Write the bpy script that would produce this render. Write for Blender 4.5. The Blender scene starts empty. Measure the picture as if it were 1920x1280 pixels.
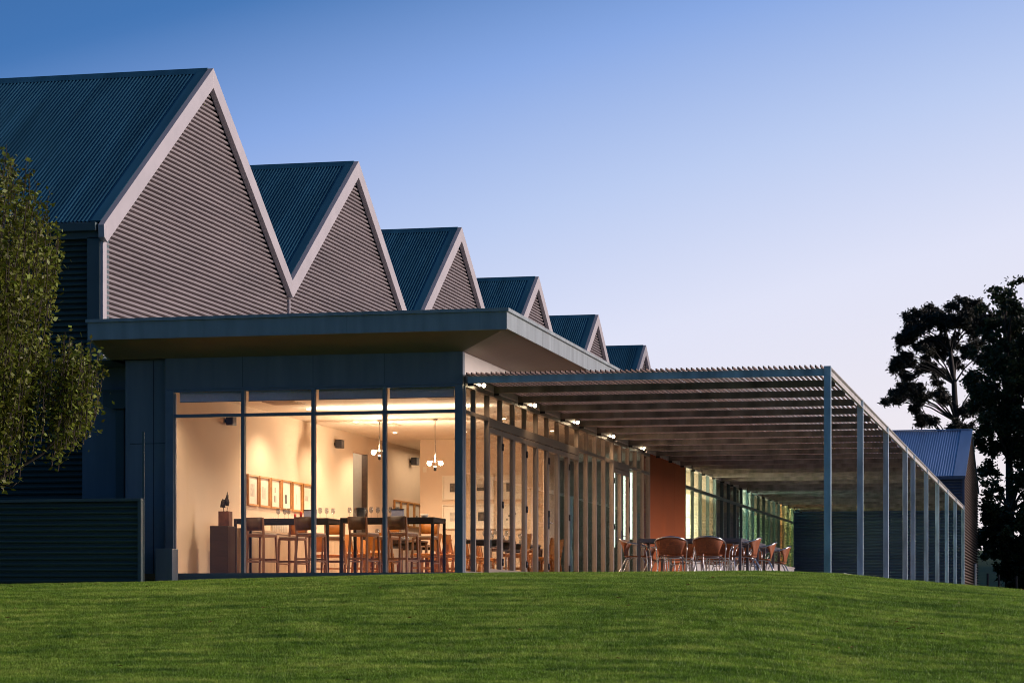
import bpy, math, random
import numpy as np
from mathutils import Vector, Matrix, noise
random.seed(7); rng = np.random.default_rng(7)
S = bpy.context.scene
COL = S.collection
R = math.radians

# ------------------------------------------------------------------ camera
cam_d = bpy.data.cameras.new('camera'); cam = bpy.data.objects.new('camera', cam_d); COL.objects.link(cam)
cam.location = (9.64, -39.24, -0.713)
cam.rotation_euler = (R(90), 0, math.atan(1045/4650))
cam_d.sensor_width = 36; cam_d.lens = 36*4650/1920; cam_d.shift_y = (1154-640)/1920
cam_d.clip_start = 0.5; cam_d.clip_end = 3000
S.camera = cam
# ------------------------------------------------------------------ world: dusk sky
W = bpy.data.worlds.new('World'); S.world = W; W.use_nodes = True
nt = W.node_tree; N = nt.nodes; L = nt.links
for n in list(N): N.remove(n)
def wn(t, **k):
    n = N.new(t)
    for a, b in k.items(): setattr(n, a, b)
    return n
def wmath(op, a, b=None, c=None):
    n = wn('ShaderNodeMath', operation=op)
    for i, v in enumerate((a, b, c)):
        if v is None: continue
        if isinstance(v, (int, float)): n.inputs[i].default_value = v
        else: L.new(v, n.inputs[i])
    return n.outputs[0]
GL = R(50)                                   # azimuth of the afterglow, to the right of the long wall's direction
tc = wn('ShaderNodeTexCoord'); sx = wn('ShaderNodeSeparateXYZ'); L.new(tc.outputs['Generated'], sx.inputs[0])
el = wmath('MAXIMUM', sx.outputs['Z'], 0.0)
adot = wmath('ADD', wmath('MULTIPLY', sx.outputs['X'], math.sin(GL)), wmath('MULTIPLY', sx.outputs['Y'], math.cos(GL)))
A = 1.28
t = wmath('ADD', wmath('MULTIPLY', el, 1/math.sin(R(14.0))), wmath('SUBTRACT', A*(1-0.47), wmath('MULTIPLY', adot, A)))
lo, hi = -0.9, 5.0
tn = wmath('DIVIDE', wmath('SUBTRACT', t, lo), hi-lo)
ramp = wn('ShaderNodeValToRGB'); L.new(tn, ramp.inputs[0])
SC = 1.6
stops = [(-0.8,(1.45,1.02,0.80)),(-0.3,(1.2,.95,.86)),(0.0,(.93,.84,.86)),(.25,(.85,.81,.88)),(.5,(.75,.775,.94)),(.75,(.50,.61,.89)),(1.0,(.25,.40,.78)),(1.23,(.06,.185,.47)),
         (1.5,(.038,.13,.35)),(1.9,(.024,.088,.235)),(2.4,(.016,.062,.16)),(3.2,(.013,.052,.13)),(4.8,(.014,.055,.135))]
e = ramp.color_ramp.elements
while len(e) > 1: e.remove(e[0])
for i, (p, c) in enumerate(stops):
    q = e[0] if i == 0 else e.new((p-lo)/(hi-lo))
    q.position = (p-lo)/(hi-lo); q.color = (c[0]/SC, c[1]/SC, c[2]/SC, 1)
ramp.color_ramp.interpolation = 'LINEAR'
bg = wn('ShaderNodeBackground'); L.new(ramp.outputs[0], bg.inputs[0]); bg.inputs[1].default_value = SC
wo = wn('ShaderNodeOutputWorld'); L.new(bg.outputs[0], wo.inputs[0])
# ------------------------------------------------------------------ afterglow light (one very soft sun)
sd = bpy.data.lights.new('sun', 'SUN'); sun = bpy.data.objects.new('sun', sd); COL.objects.link(sun)
sd.energy = 3.3; sd.angle = R(28); sd.color = (1.0, .83, .76)
az = R(80); elv = R(17)
dv = Vector((math.sin(az)*math.cos(elv), math.cos(az)*math.cos(elv), math.sin(elv)))
sun.rotation_euler = dv.to_track_quat('Z', 'Y').to_euler()
# ------------------------------------------------------------------ render
S.view_settings.view_transform = 'Standard'; S.view_settings.look = 'None'
S.view_settings.exposure = 0.0; S.view_settings.gamma = 1.0
S.view_settings.use_curve_mapping = False
S.cycles.use_denoising = True; S.cycles.filter_width = 1.0
S.cycles.max_bounces = 8; S.cycles.diffuse_bounces = 4; S.cycles.glossy_bounces = 4
S.cycles.transparent_max_bounces = 16; S.cycles.transmission_bounces = 6
S.cycles.caustics_reflective = False; S.cycles.caustics_refractive = False
S.cycles.sample_clamp_indirect = 4.0

# ------------------------------------------------------------------ materials
def mat(name, col, rough=.6, metal=0.0, var=.12, scale=3.0, stretch=(1,1,1), bump=0.0, bscale=60, spec=.5, col2=None, trans=0.0, emit=None, estr=0.0, coat=0.0, island=0.0):
    m = bpy.data.materials.new(name); m.use_nodes = True
    n = m.node_tree.nodes; l = m.node_tree.links
    b = n['Principled BSDF']
    b.inputs['Roughness'].default_value = rough; b.inputs['Metallic'].default_value = metal
    b.inputs['Specular IOR Level'].default_value = spec
    if coat: b.inputs['Coat Weight'].default_value = coat
    g = n.new('ShaderNodeNewGeometry')
    mp = n.new('ShaderNodeVectorMath'); mp.operation = 'MULTIPLY'; mp.inputs[1].default_value = stretch
    l.new(g.outputs['Position'], mp.inputs[0])
    ns = n.new('ShaderNodeTexNoise'); ns.inputs['Scale'].default_value = scale; ns.inputs['Detail'].default_value = 6
    l.new(mp.outputs[0], ns.inputs['Vector'])
    rp = n.new('ShaderNodeValToRGB')
    c2 = col2 or tuple(min(1, c*(1+var)) for c in col); c1 = col if col2 else tuple(c*(1-var) for c in col)
    rp.color_ramp.elements[0].position = .3; rp.color_ramp.elements[1].position = .7
    rp.color_ramp.elements[0].color = (*c1, 1); rp.color_ramp.elements[1].color = (*c2, 1)
    l.new(ns.outputs[0], rp.inputs[0])
    out = rp.outputs[0]
    if island:
        hv = n.new('ShaderNodeHueSaturation'); l.new(out, hv.inputs['Color'])
        mr = n.new('ShaderNodeMapRange'); l.new(g.outputs['Random Per Island'], mr.inputs[0])
        mr.inputs['To Min'].default_value = 1-island; mr.inputs['To Max'].default_value = 1+island
        l.new(mr.outputs[0], hv.inputs['Value'])
        m2 = n.new('ShaderNodeMapRange'); l.new(g.outputs['Random Per Island'], m2.inputs[0])
        m2.inputs['To Min'].default_value = .47; m2.inputs['To Max'].default_value = .52
        l.new(m2.outputs[0], hv.inputs['Hue']); out = hv.outputs[0]
    l.new(out, b.inputs['Base Color'])
    mr = n.new('ShaderNodeMapRange'); l.new(ns.outputs[0], mr.inputs[0])
    mr.inputs['To Min'].default_value = max(0.02, rough*.85); mr.inputs['To Max'].default_value = min(1, rough*1.15)
    l.new(mr.outputs[0], b.inputs['Roughness'])
    if bump:
        bn = n.new('ShaderNodeTexNoise'); bn.inputs['Scale'].default_value = bscale; l.new(g.outputs['Position'], bn.inputs['Vector'])
        bp = n.new('ShaderNodeBump'); bp.inputs['Strength'].default_value = bump; bp.inputs['Distance'].default_value = .01
        l.new(bn.outputs[0], bp.inputs['Height']); l.new(bp.outputs[0], b.inputs['Normal'])
    if emit:
        b.inputs['Emission Color'].default_value = (*emit, 1); b.inputs['Emission Strength'].default_value = estr
    if trans:
        tr = n.new('ShaderNodeBsdfTranslucent'); l.new(out, tr.inputs[0])
        mx = n.new('ShaderNodeMixShader'); mx.inputs[0].default_value = trans
        l.new(b.outputs[0], mx.inputs[1]); l.new(tr.outputs[0], mx.inputs[2]); l.new(mx.outputs[0], n['Material Output'].inputs[0])
    return m
def glass_mat(name, tint=(.97,.98,.97), ior=1.5, dirt=0.0):
    m = bpy.data.materials.new(name); m.use_nodes = True
    n = m.node_tree.nodes; l = m.node_tree.links
    n.remove(n['Principled BSDF'])
    lw = n.new('ShaderNodeLayerWeight'); lw.inputs[0].default_value = .5
    pw = n.new('ShaderNodeMath'); pw.operation = 'POWER'; pw.inputs[1].default_value = 5; l.new(lw.outputs['Facing'], pw.inputs[0])
    fr = n.new('ShaderNodeMath'); fr.operation = 'MULTIPLY_ADD'; fr.inputs[1].default_value = .8; fr.inputs[2].default_value = ((ior-1)/(ior+1))**2*.8; l.new(pw.outputs[0], fr.inputs[0])
    tr = n.new('ShaderNodeBsdfTransparent'); tr.inputs[0].default_value = (*tint, 1)
    gl = n.new('ShaderNodeBsdfGlossy'); gl.inputs['Roughness'].default_value = .01
    g = n.new('ShaderNodeNewGeometry'); ns = n.new('ShaderNodeTexNoise'); ns.inputs['Scale'].default_value = .9
    l.new(g.outputs['Position'], ns.inputs['Vector'])
    bp = n.new('ShaderNodeBump'); bp.inputs['Strength'].default_value = .03; bp.inputs['Distance'].default_value = .02
    l.new(ns.outputs[0], bp.inputs['Height']); l.new(bp.outputs[0], gl.inputs['Normal'])
    mx = n.new('ShaderNodeMixShader'); l.new(fr.outputs[0], mx.inputs[0]); l.new(tr.outputs[0], mx.inputs[1]); l.new(gl.outputs[0], mx.inputs[2])
    l.new(mx.outputs[0], n['Material Output'].inputs[0])
    return m
def emis(name, col, s):
    m = bpy.data.materials.new(name); m.use_nodes = True
    b = m.node_tree.nodes['Principled BSDF']; b.inputs['Base Color'].default_value = (.8,.8,.8,1)
    b.inputs['Emission Color'].default_value = (*col, 1); b.inputs['Emission Strength'].default_value = s
    return m
M = {}
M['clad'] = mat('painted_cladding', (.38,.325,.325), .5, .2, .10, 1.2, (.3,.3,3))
M['clad_dark'] = mat('shaded_front_cladding', (.065,.105,.10), .5, .1, .15, 1.2, (.3,.3,3))  # gable cladding darkened: the front's shade is put into the colour
M['trim'] = mat('barge_paint', (.53,.48,.49), .45, .1, .06, 2, (1,1,1))
M['trim_dark'] = mat('dark_and_shaded_trim', (.10,.14,.145), .5, 0, .10, 2)
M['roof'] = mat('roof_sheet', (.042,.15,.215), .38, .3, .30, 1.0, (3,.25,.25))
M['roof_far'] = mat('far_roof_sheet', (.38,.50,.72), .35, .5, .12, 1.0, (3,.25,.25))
M['fascia'] = mat('fascia_paint', (.36,.41,.43), .45, .1, .16, 2.2, (2.5,2.5,.35))
M['soffit'] = mat('soffit_lining', (.29,.225,.19), .7, 0, .07, 1.5)
M['cream'] = mat('cream_render', (.62,.57,.52), .8, 0, .05, 2, bump=.15)
M['header'] = mat('header_panel', (.20,.235,.28), .5, .1, .14, 2.0, (2,2,.3))
M['frame'] = mat('window_frame_paint', (.20,.235,.29), .42, .3, .08, 5)
M['sideframe'] = mat('door_frame_paint', (.29,.245,.22), .42, .3, .08, 5)
M['steel'] = mat('skylit_galvanised_steel', (.46,.60,.72), .45, .35, .30, 5.0, (1,1,.35), bump=.1)  # sky reflection on columns and front beam put into the blue colour
M['purlin'] = mat('shaded_purlin_steel', (.24,.215,.20), .6, .2, .45, 4.0, (1,1,.3), bump=.1)  # inner beams: pergola steel darkened, the shade put into the colour
M['steel_edge'] = mat('edge_channel_steel', (.62,.60,.60), .5, .2, .14, 3, (1,1,1))
M['batten'] = mat('timber_batten', (.24,.155,.125), .75, 0, .3, 6, (3,.3,3))
M['glass'] = glass_mat('window_glass')
M['stem'] = glass_mat('drinking_glass', (.86,.88,.90), 2.1)
M['wall_in'] = mat('interior_wall_paint', (.74,.60,.47), .8, 0, .04, 1.5)
M['ceil'] = mat('ceiling_paint', (.84,.78,.70), .85, 0, .03, 1)
M['floor_in'] = mat('timber_floor', (.36,.20,.10), .35, 0, .25, 2, (1,8,1))
M['slate'] = mat('corridor_paint', (.30,.32,.32), .7, 0, .06, 2)
M['terra'] = mat('terracotta_panel', (.37,.095,.030), .75, 0, .12, .8, spec=.2)
M['black'] = mat('black_steel', (.035,.035,.045), .4, .4, .2, 8)
M['cabinet'] = mat('dark_timber', (.035,.02,.015), .45, 0, .25, 3, (1,1,6))
M['rust'] = mat('rusted_block', (.14,.055,.035), .8, 0, .35, 8)
M['bronze'] = mat('cast_bronze', (.045,.035,.03), .55, .6, .4, 20, bump=.6)
M['wood_stool'] = mat('stool_timber', (.26,.13,.075), .42, 0, .22, 4, (2,2,.5))
M['leather_dark'] = mat('brown_leather', (.10,.058,.038), .45, 0, .2, 9)
M['leather_pale'] = mat('pale_seat_fabric', (.52,.40,.32), .7, 0, .1, 9)
M['leather_tan'] = mat('tan_leather', (.55,.20,.04), .42, 0, .18, 7)
M['wood_tan'] = mat('chair_timber', (.42,.18,.06), .4, 0, .2, 5, (2,2,.5))
M['credenza'] = mat('pale_veneer', (.50,.37,.25), .5, 0, .12, 3, (1,1,.2))
M['paper'] = mat('print_paper', (.82,.78,.70), .8, 0, .04, 4)
M['oak'] = mat('oak_frame', (.52,.26,.085), .45, 0, .2, 9)
M['white_frame'] = mat('white_frame', (.80,.74,.64), .6, 0, .05, 9)
M['ink'] = mat('grey_ink', (.12,.11,.11), .8, 0, .5, 14)
M['ink_pale'] = mat('pale_ink', (.58,.55,.5), .8, 0, .2, 14)
M['red'] = mat('red_wax', (.55,.03,.02), .5, 0, .1, 9)
M['blue_card'] = mat('blue_card', (.35,.36,.50), .7, 0, .08, 9)
M['chrome'] = mat('polished_steel', (.65,.65,.66), .18, 1.0, .08, 9)
M['alu'] = mat('brushed_aluminium', (.72,.72,.74), .22, 1.0, .08, 12)
M['wicker'] = mat('brown_wicker', (.34,.095,.03), .5, 0, .35, 45, (1,1,1), bump=.5, bscale=90)
M['tabletop'] = mat('grey_tabletop', (.16,.16,.19), .35, .2, .15, 6)
M['tableleg'] = mat('table_leg', (.20,.17,.17), .4, .5, .2, 6)
M['blind'] = mat('blind_fabric', (.62,.72,.95), .6, 0, .05, 20, trans=.35)
M['conc'] = mat('concrete', (.30,.29,.27), .85, 0, .15, 2, bump=.2)
M['white_base'] = mat('white_upstand', (.62,.58,.57), .8, 0, .06, 2)
M['vent'] = mat('vent_white', (.66,.55,.46), .7, 0, .05, 5)
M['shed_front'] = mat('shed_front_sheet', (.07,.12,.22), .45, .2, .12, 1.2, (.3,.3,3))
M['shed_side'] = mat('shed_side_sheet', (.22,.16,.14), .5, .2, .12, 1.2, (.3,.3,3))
M['bark'] = mat('bark', (.07,.052,.04), .9, 0, .4, 9, (2,2,.4), bump=.6)
M['bark_grey'] = mat('gum_bark', (.055,.05,.045), .85, 0, .35, 1, (2,2,.4))
M['leaf'] = mat('pear_leaf', (.16,.185,.024), .45, 0, .35, 2.0, spec=.35, trans=.25, island=.55)
M['leaf_gum'] = mat('gum_leaf', (.040,.040,.026), .55, 0, .3, .5, trans=.12, island=.4)
M['leaf_dark'] = mat('dark_leaf', (.05,.07,.022), .5, 0, .35, .6, trans=.2, island=.5)
M['ground'] = mat('lawn_soil', (.06,.10,.014), .95, 0, .35, 1.2, (.8,2.9,1), bump=.6, bscale=45, col2=(.15,.20,.035))
M['bulb'] = emis('warm_bulb', (1,.80,.52), 55)
M['dl'] = emis('downlight_lens', (1,.84,.60), 28)
M['spotlens'] = emis('spotlight_lens', (1,.80,.50), 60)
M['tube_light'] = emis('fluorescent_tube', (.80,1,.82), 3.2)

# ------------------------------------------------------------------ helpers
class MB:
    def __init__(s): s.v = []; s.f = []; s.sm = []
    def add(s, vs, fs, smooth=False):
        o = len(s.v); s.v += [tuple(v) for v in vs]; s.f += [tuple(i+o for i in f) for f in fs]; s.sm += [smooth]*len(fs); return s
    def box(s, x0, x1, y0, y1, z0, z1, top=None):
        vs = [(x0,y0,z0),(x1,y0,z0),(x1,y1,z0),(x0,y1,z0),(x0,y0,z1),(x1,y0,z1),(x1,y1,z1),(x0,y1,z1)]
        return s.add(vs, [(0,3,2,1),(4,5,6,7),(0,1,5,4),(1,2,6,5),(2,3,7,6),(3,0,4,7)])
    def bar(s, a, b, w, h=None, up=(0,0,1), w2=None, h2=None):
        a = Vector(a); b = Vector(b); h = w if h is None else h; w2 = w if w2 is None else w2; h2 = h if h2 is None else h2
        d = (b-a).normalized(); u = Vector(up)
        if abs(d.dot(u)) > .98: u = Vector((0,1,0))
        r = d.cross(u).normalized(); u = r.cross(d)
        vs = []
        for p, ww, hh in ((a,w,h),(b,w2,h2)):
            for i, j in ((-1,-1),(1,-1),(1,1),(-1,1)): vs.append(p + r*i*ww/2 + u*j*hh/2)
        return s.add(vs, [(0,1,2,3),(7,6,5,4),(0,4,5,1),(1,5,6,2),(2,6,7,3),(3,7,4,0)])
    def tube(s, pts, r, seg=8, r2=None, close=True):
        pts = [Vector(p) for p in pts]; n = len(pts); rs = [r if r2 is None else r+(r2-r)*i/(n-1) for i in range(n)]
        vs = []; prev = None
        for i, p in enumerate(pts):
            d = (pts[min(i+1,n-1)]-pts[max(i-1,0)]).normalized()
            if prev is None:
                u = Vector((0,0,1)) if abs(d.z) < .9 else Vector((1,0,0))
            else: u = prev
            a = d.cross(u)
            if a.length < 1e-5: a = d.cross(Vector((0,1,0)))
            a.normalize(); u = a.cross(d).normalized(); prev = u
            for k in range(seg):
                q = 2*math.pi*k/seg; vs.append(p + (a*math.cos(q)+u*math.sin(q))*rs[i])
        fs = []
        for i in range(n-1):
            for k in range(seg):
                k2 = (k+1) % seg; fs.append((i*seg+k, i*seg+k2, (i+1)*seg+k2, (i+1)*seg+k))
        s.add(vs, fs, True)
        if close:
            o = len(s.v)-len(vs)
            s.f += [tuple(o+k for k in range(seg-1,-1,-1)), tuple(o+(n-1)*seg+k for k in range(seg))]; s.sm += [False, False]
        return s
    def lathe(s, prof, seg=12, c=(0,0,0), smooth=True):
        vs = [(c[0]+r*math.cos(2*math.pi*k/seg), c[1]+r*math.sin(2*math.pi*k/seg), c[2]+z) for r, z in prof for k in range(seg)]
        fs = [(i*seg+k, i*seg+(k+1)%seg, (i+1)*seg+(k+1)%seg, (i+1)*seg+k) for i in range(len(prof)-1) for k in range(seg)]
        return s.add(vs, fs, smooth)
    def prism(s, poly, axis, a0, a1):
        """poly: 2-D outline in the plane across axis; extruded a0..a1."""
        n = len(poly)
        def P(p, a):
            return {'x': (a, p[0], p[1]), 'y': (p[0], a, p[1]), 'z': (p[0], p[1], a)}[axis]
        vs = [P(p, a0) for p in poly]+[P(p, a1) for p in poly]
        return s.add(vs, [tuple(range(n)), tuple(range(2*n-1, n-1, -1))]+[(i, i+n, (i+1)%n+n, (i+1)%n) for i in range(n)])
    def build(s, name, m, parent=None, bevel=0.0):
        me = bpy.data.meshes.new(name); me.from_pydata(s.v, [], s.f); me.materials.append(m)
        me.polygons.foreach_set('use_smooth', s.sm); me.update()
        import bmesh
        bm = bmesh.new(); bm.from_mesh(me); bmesh.ops.recalc_face_normals(bm, faces=bm.faces); bm.to_mesh(me); bm.free()
        o = bpy.data.objects.new(name, me); COL.objects.link(o)
        if parent: o.parent = parent
        if bevel:
            b = o.modifiers.new('bevel', 'BEVEL'); b.width = bevel; b.segments = 2; b.limit_method = 'ANGLE'
        return o
def tag(o, label=None, cat=None, group=None, kind=None):
    for k, v in (('label', label), ('category', cat), ('group', group), ('kind', kind)):
        if v: o[k] = v
    return o
def thing(name, label, cat, loc=(0,0,0), rz=0, group=None):
    o = bpy.data.objects.new(name, None); COL.objects.link(o); o.empty_display_size = .2
    o.location = loc; o.rotation_euler = (0,0,rz); return tag(o, label, cat, group)
def copy_tree(o, parent=None):
    c = o.copy(); COL.objects.link(c); c.parent = parent
    for ch in list(o.children): copy_tree(ch, c)
    return c
def place(proto, used, loc, rz, label, group):
    o = copy_tree(proto) if used else proto
    o.location = loc; o.rotation_euler = (0,0,rz); o['label'] = label; o['group'] = group
    return o
def piece(name, m, parent, x0, x1, y0, y1, z0, z1, bevel=0):
    return MB().box(x0,x1,y0,y1,z0,z1).build(name, m, parent, bevel)
def lamp(kind, name, loc, energy, col, parent=None, size=.1, aim=None, **k):
    d = bpy.data.lights.new(name, kind); o = bpy.data.objects.new(name, d); COL.objects.link(o)
    d.energy = energy; d.color = col
    if kind == 'AREA':
        d.shape = 'RECTANGLE'; d.size = size; d.size_y = k.get('size_y', size)
    else: d.shadow_soft_size = size
    if kind == 'SPOT': d.spot_size = k.get('spot', R(110)); d.spot_blend = .6
    o.location = loc
    if aim: o.rotation_euler = Vector(aim).to_track_quat('-Z', 'Y').to_euler()
    if parent: o.parent = parent
    return o

# corrugated wall: rows of constant height; span(z) gives the extent along the wall; prof is the offset outwards
PROF = [(0,0),(.06,.010),(.32,.018),(.46,.012),(.52,0),(.55,-.08),(.97,-.08)]
def corr_wall(mb, axis, at, sign, z0, z1, span, pitch=.092):
    rows = []; k = 0
    while True:
        z = z0 + k*pitch
        if z > z1: break
        for ph, off in PROF:
            zz = z + ph*pitch
            if zz > z1: break
            rows.append((zz, off))
        k += 1
    vs = []; fs = []
    for zz, off in rows:
        a, b = span(zz)
        if axis == 'x': vs += [(at+sign*off, a, zz), (at+sign*off, b, zz)]
        else: vs += [(a, at+sign*off, zz), (b, at+sign*off, zz)]
    for i in range(len(rows)-1): fs.append((2*i, 2*i+1, 2*i+3, 2*i+2))
    mb.add(vs, fs); return mb
# corrugated roof slope between (y0,z0) low edge and (y1,z1) high edge, ribs running up the slope
def corr_roof(mb, x0, x1, y0, z0, y1, z1, pitch=.076, amp=.019):
    d = Vector((0, y1-y0, z1-z0)).normalized(); nrm = Vector((0, -d.z, d.y))
    if nrm.z < 0: nrm = -nrm
    n = int((x1-x0)/pitch*8); vs = []
    for i in range(n+1):
        x = x0+(x1-x0)*i/n; o = nrm*(amp*(1-2*abs(math.cos(math.pi*(x-x0)/pitch))**5))
        vs += [(x, y0+o.y, z0+o.z), (x, y1+o.y, z1+o.z)]
    mb.add(vs, [(2*i, 2*i+2, 2*i+3, 2*i+1) for i in range(n)], True); return mb

# ------------------------------------------------------------------ ground
def smooth(a, b, x):
    t = min(1, max(0, (x-a)/(b-a))); return t*t*(3-2*t)
CX = [(-60,-.9),(-20,-.42),(-7.6,-.22),(-5,-.185),(-2.4,-.125),(.3,-.065),(3.1,-.052),(5.3,-.06),(6.2,-.10),(7.1,-.20),(7.9,-.26),(8.8,-.33),(12,-.6),(30,-1.6),(60,-2.2)]
def lerp_tab(T, x):
    if x <= T[0][0]: return T[0][1]
    for (a, u), (b, v) in zip(T, T[1:]):
        if x <= b: return u+(v-u)*(x-a)/(b-a)
    return T[-1][1]
DR = [(0,0),(1.0,.012),(2.5,.09),(5,.30),(8,.68),(11,1.10),(13.5,1.38),(18,1.62),(30,1.95),(60,2.3),(400,3.0)]
def ground_h(x, y, rough=True):
    ye = y + .22*max(0, x-5.5)           # the crest bends towards the camera on the right
    if y < -0.9:
        h = lerp_tab(CX, x) - lerp_tab(DR, -0.9-y)
    else:
        h = lerp_tab(CX, x)
        if x < 6.3 and y > 0 : h = min(h, -.35) if x > -7 and y > .2 else h
        if x >= 6.3: h = h - .25*smooth(0, 10, y)
    if y > 60:
        far = lerp_tab([(60,-.3),(90,.3),(130,2.6),(200,5.5),(400,9),(1500,16)], y)
        h = h*(1-smooth(60,90,y)) + far*smooth(60,90,y)
    if rough and y < 0:
        h += .018*noise.noise(Vector((x*.5, y*.5, 0))) + .008*noise.noise(Vector((x*1.7, y*1.7, 3)))
    return h
def grid(xs, ys, f=ground_h, dz=0):
    vs = [(x, y, f(x, y)+dz) for y in ys for x in xs]; nx = len(xs)
    return vs, [(j*nx+i, j*nx+i+1, (j+1)*nx+i+1, (j+1)*nx+i) for j in range(len(ys)-1) for i in range(nx-1)]
xs = sorted(set([-1200,-600,-300,-150,-100,-70,-50,-40,-30,-25] + [round(-20+i*.5,2) for i in range(81)] + [-7.2,-5.13,0.0,6.3] + [25,30,40,50,70,100,150,300,600,1200]))
ys = sorted(set([-400,-200,-120,-80,-60,-50] + [round(-45+i*.5,2) for i in range(92)] + [round(-2+i*.1,2) for i in range(30)] + [.2,.25,3,5,7,10,15,20,30,40,50,60,70,80,90,110,130,160,200,300,400,700,1500]))
g = MB(); g.add(*grid(xs, ys), smooth=True)
tag(g.build('ground', M['ground']), kind='structure')

# grass: tufts scattered by geometry nodes over the lawn between the camera and the building
def grass_material():
    m = bpy.data.materials.new('grass_blade'); m.use_nodes = True
    n = m.node_tree.nodes; l = m.node_tree.links; b = n['Principled BSDF']
    g = n.new('ShaderNodeNewGeometry'); mp = n.new('ShaderNodeVectorMath'); mp.operation = 'MULTIPLY'; mp.inputs[1].default_value = (.8, 2.9, 1)
    l.new(g.outputs['Position'], mp.inputs[0])
    ns = n.new('ShaderNodeTexNoise'); ns.inputs['Scale'].default_value = 1.1; ns.inputs['Detail'].default_value = 7; ns.inputs['Roughness'].default_value = .72
    l.new(mp.outputs[0], ns.inputs['Vector'])
    rp = n.new('ShaderNodeValToRGB'); el = rp.color_ramp.elements
    el[0].position = .33; el[0].color = (.055,.155,.010,1); el[1].position = .70; el[1].color = (.58,.66,.13,1)
    q = el.new(.5); q.color = (.24,.405,.034,1)
    l.new(ns.outputs[0], rp.inputs[0])
    oi = n.new('ShaderNodeObjectInfo'); hv = n.new('ShaderNodeHueSaturation')
    a = n.new('ShaderNodeMapRange'); l.new(oi.outputs['Random'], a.inputs[0]); a.inputs['To Min'].default_value = .6; a.inputs['To Max'].default_value = 1.5
    l.new(a.outputs[0], hv.inputs['Value']); l.new(rp.outputs[0], hv.inputs['Color'])
    l.new(hv.outputs[0], b.inputs['Base Color']); b.inputs['Roughness'].default_value = .5
    tr = n.new('ShaderNodeBsdfTranslucent'); l.new(hv.outputs[0], tr.inputs[0]); mx = n.new('ShaderNodeMixShader'); mx.inputs[0].default_value = .3
    l.new(b.outputs[0], mx.inputs[1]); l.new(tr.outputs[0], mx.inputs[2]); l.new(mx.outputs[0], n['Material Output'].inputs[0])
    return m
def tuft(seed):
    r = random.Random(seed); vs = []; fs = []
    for i in range(16):
        a = r.uniform(0, 6.28); d = r.uniform(0, .05); h = r.uniform(.018, .042); w = r.uniform(.0016,.003); le = r.uniform(.1,.7)*h
        p = Vector((d*math.cos(a), d*math.sin(a), -.006)); b2 = r.uniform(0, 6.28); s = Vector((math.cos(b2), math.sin(b2), 0))*w
        c = r.uniform(0, 6.28); ln = Vector((math.cos(c), math.sin(c), 0))*le
        o = len(vs); vs += [p-s, p+s, p+ln*.35+Vector((0,0,h*.6))+s*.7, p+ln*.35+Vector((0,0,h*.6))-s*.7, p+ln+Vector((0,0,h))]
        fs += [(o,o+1,o+2,o+3),(o+3,o+2,o+4)]
    me = bpy.data.meshes.new('grass_tuft'); me.from_pydata([tuple(v) for v in vs], [], fs); return me
GM = grass_material()
tcoll = bpy.data.collections.new('grass_tufts')
for i in range(5):
    me = tuft(i); me.materials.append(GM); tcoll.objects.link(bpy.data.objects.new('grass_tuft', me))
gx = [round(-12.5+i*.25,3) for i in range(95)]; gy = [round(-18+i*.25,3) for i in range(70)]+[-.6,-.5,-.4,-.3,-.2,-.12]
vs, fs = grid(gx, gy)
def keep(f):
    c = [sum(vs[i][k] for i in f)/4 for k in range(2)]
    dx = c[0]-9.64; dy = c[1]+39.24; th = math.atan2(dx, dy)
    return R(-29) < th < R(5) and not (c[1] > -1.25 and c[0] < -4.95)
fs = [f for f in fs if keep(f)]
vsb, fsb = grid([0.05+i*.25 for i in range(41)], [-.1,.15,.4,.7,1.0,1.4,1.8])
fsb = [tuple(i+len(vs) for i in f) for f in fsb if (lambda c: R(-16)<math.atan2(c[0]-9.64,c[1]+39.24)<R(1))([sum(vsb[i][k] for i in f)/4 for k in range(2)])]
lm = bpy.data.meshes.new('grass'); lm.from_pydata(vs+vsb, [], fs+fsb); lm.materials.append(GM)
lawn = bpy.data.objects.new('grass', lm); COL.objects.link(lawn); tag(lawn, 'short mown green grass covering the sloping lawn in front of the building', 'grass', kind='stuff')
gn = bpy.data.node_groups.new('grass_scatter', 'GeometryNodeTree')
gn.interface.new_socket('Geometry', in_out='INPUT', socket_type='NodeSocketGeometry'); gn.interface.new_socket('Geometry', in_out='OUTPUT', socket_type='NodeSocketGeometry')
a = gn.nodes.new('NodeGroupInput'); z = gn.nodes.new('NodeGroupOutput')
dp = gn.nodes.new('GeometryNodeDistributePointsOnFaces'); dp.inputs['Density'].default_value = 760
ip = gn.nodes.new('GeometryNodeInstanceOnPoints'); ci = gn.nodes.new('GeometryNodeCollectionInfo')
ci.inputs['Collection'].default_value = tcoll; ci.inputs['Separate Children'].default_value = True; ci.inputs['Reset Children'].default_value = True
ip.inputs['Pick Instance'].default_value = True
rv = gn.nodes.new('FunctionNodeRandomValue'); rv.data_type = 'FLOAT_VECTOR'; rv.inputs[0].default_value = (-.15,-.15,0); rv.inputs[1].default_value = (.15,.15,6.28)
rs = gn.nodes.new('FunctionNodeRandomValue'); rs.data_type = 'FLOAT'; rs.inputs[2].default_value = .7; rs.inputs[3].default_value = 1.35
gn.links.new(a.outputs[0], dp.inputs['Mesh']); gn.links.new(dp.outputs['Points'], ip.inputs['Points']); gn.links.new(ci.outputs[0], ip.inputs['Instance'])
gn.links.new(rv.outputs[0], ip.inputs['Rotation']); gn.links.new(rs.outputs[1], ip.inputs['Scale']); gn.links.new(ip.outputs[0], z.inputs[0])
md = lawn.modifiers.new('scatter', 'NODES'); md.node_group = gn
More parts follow.
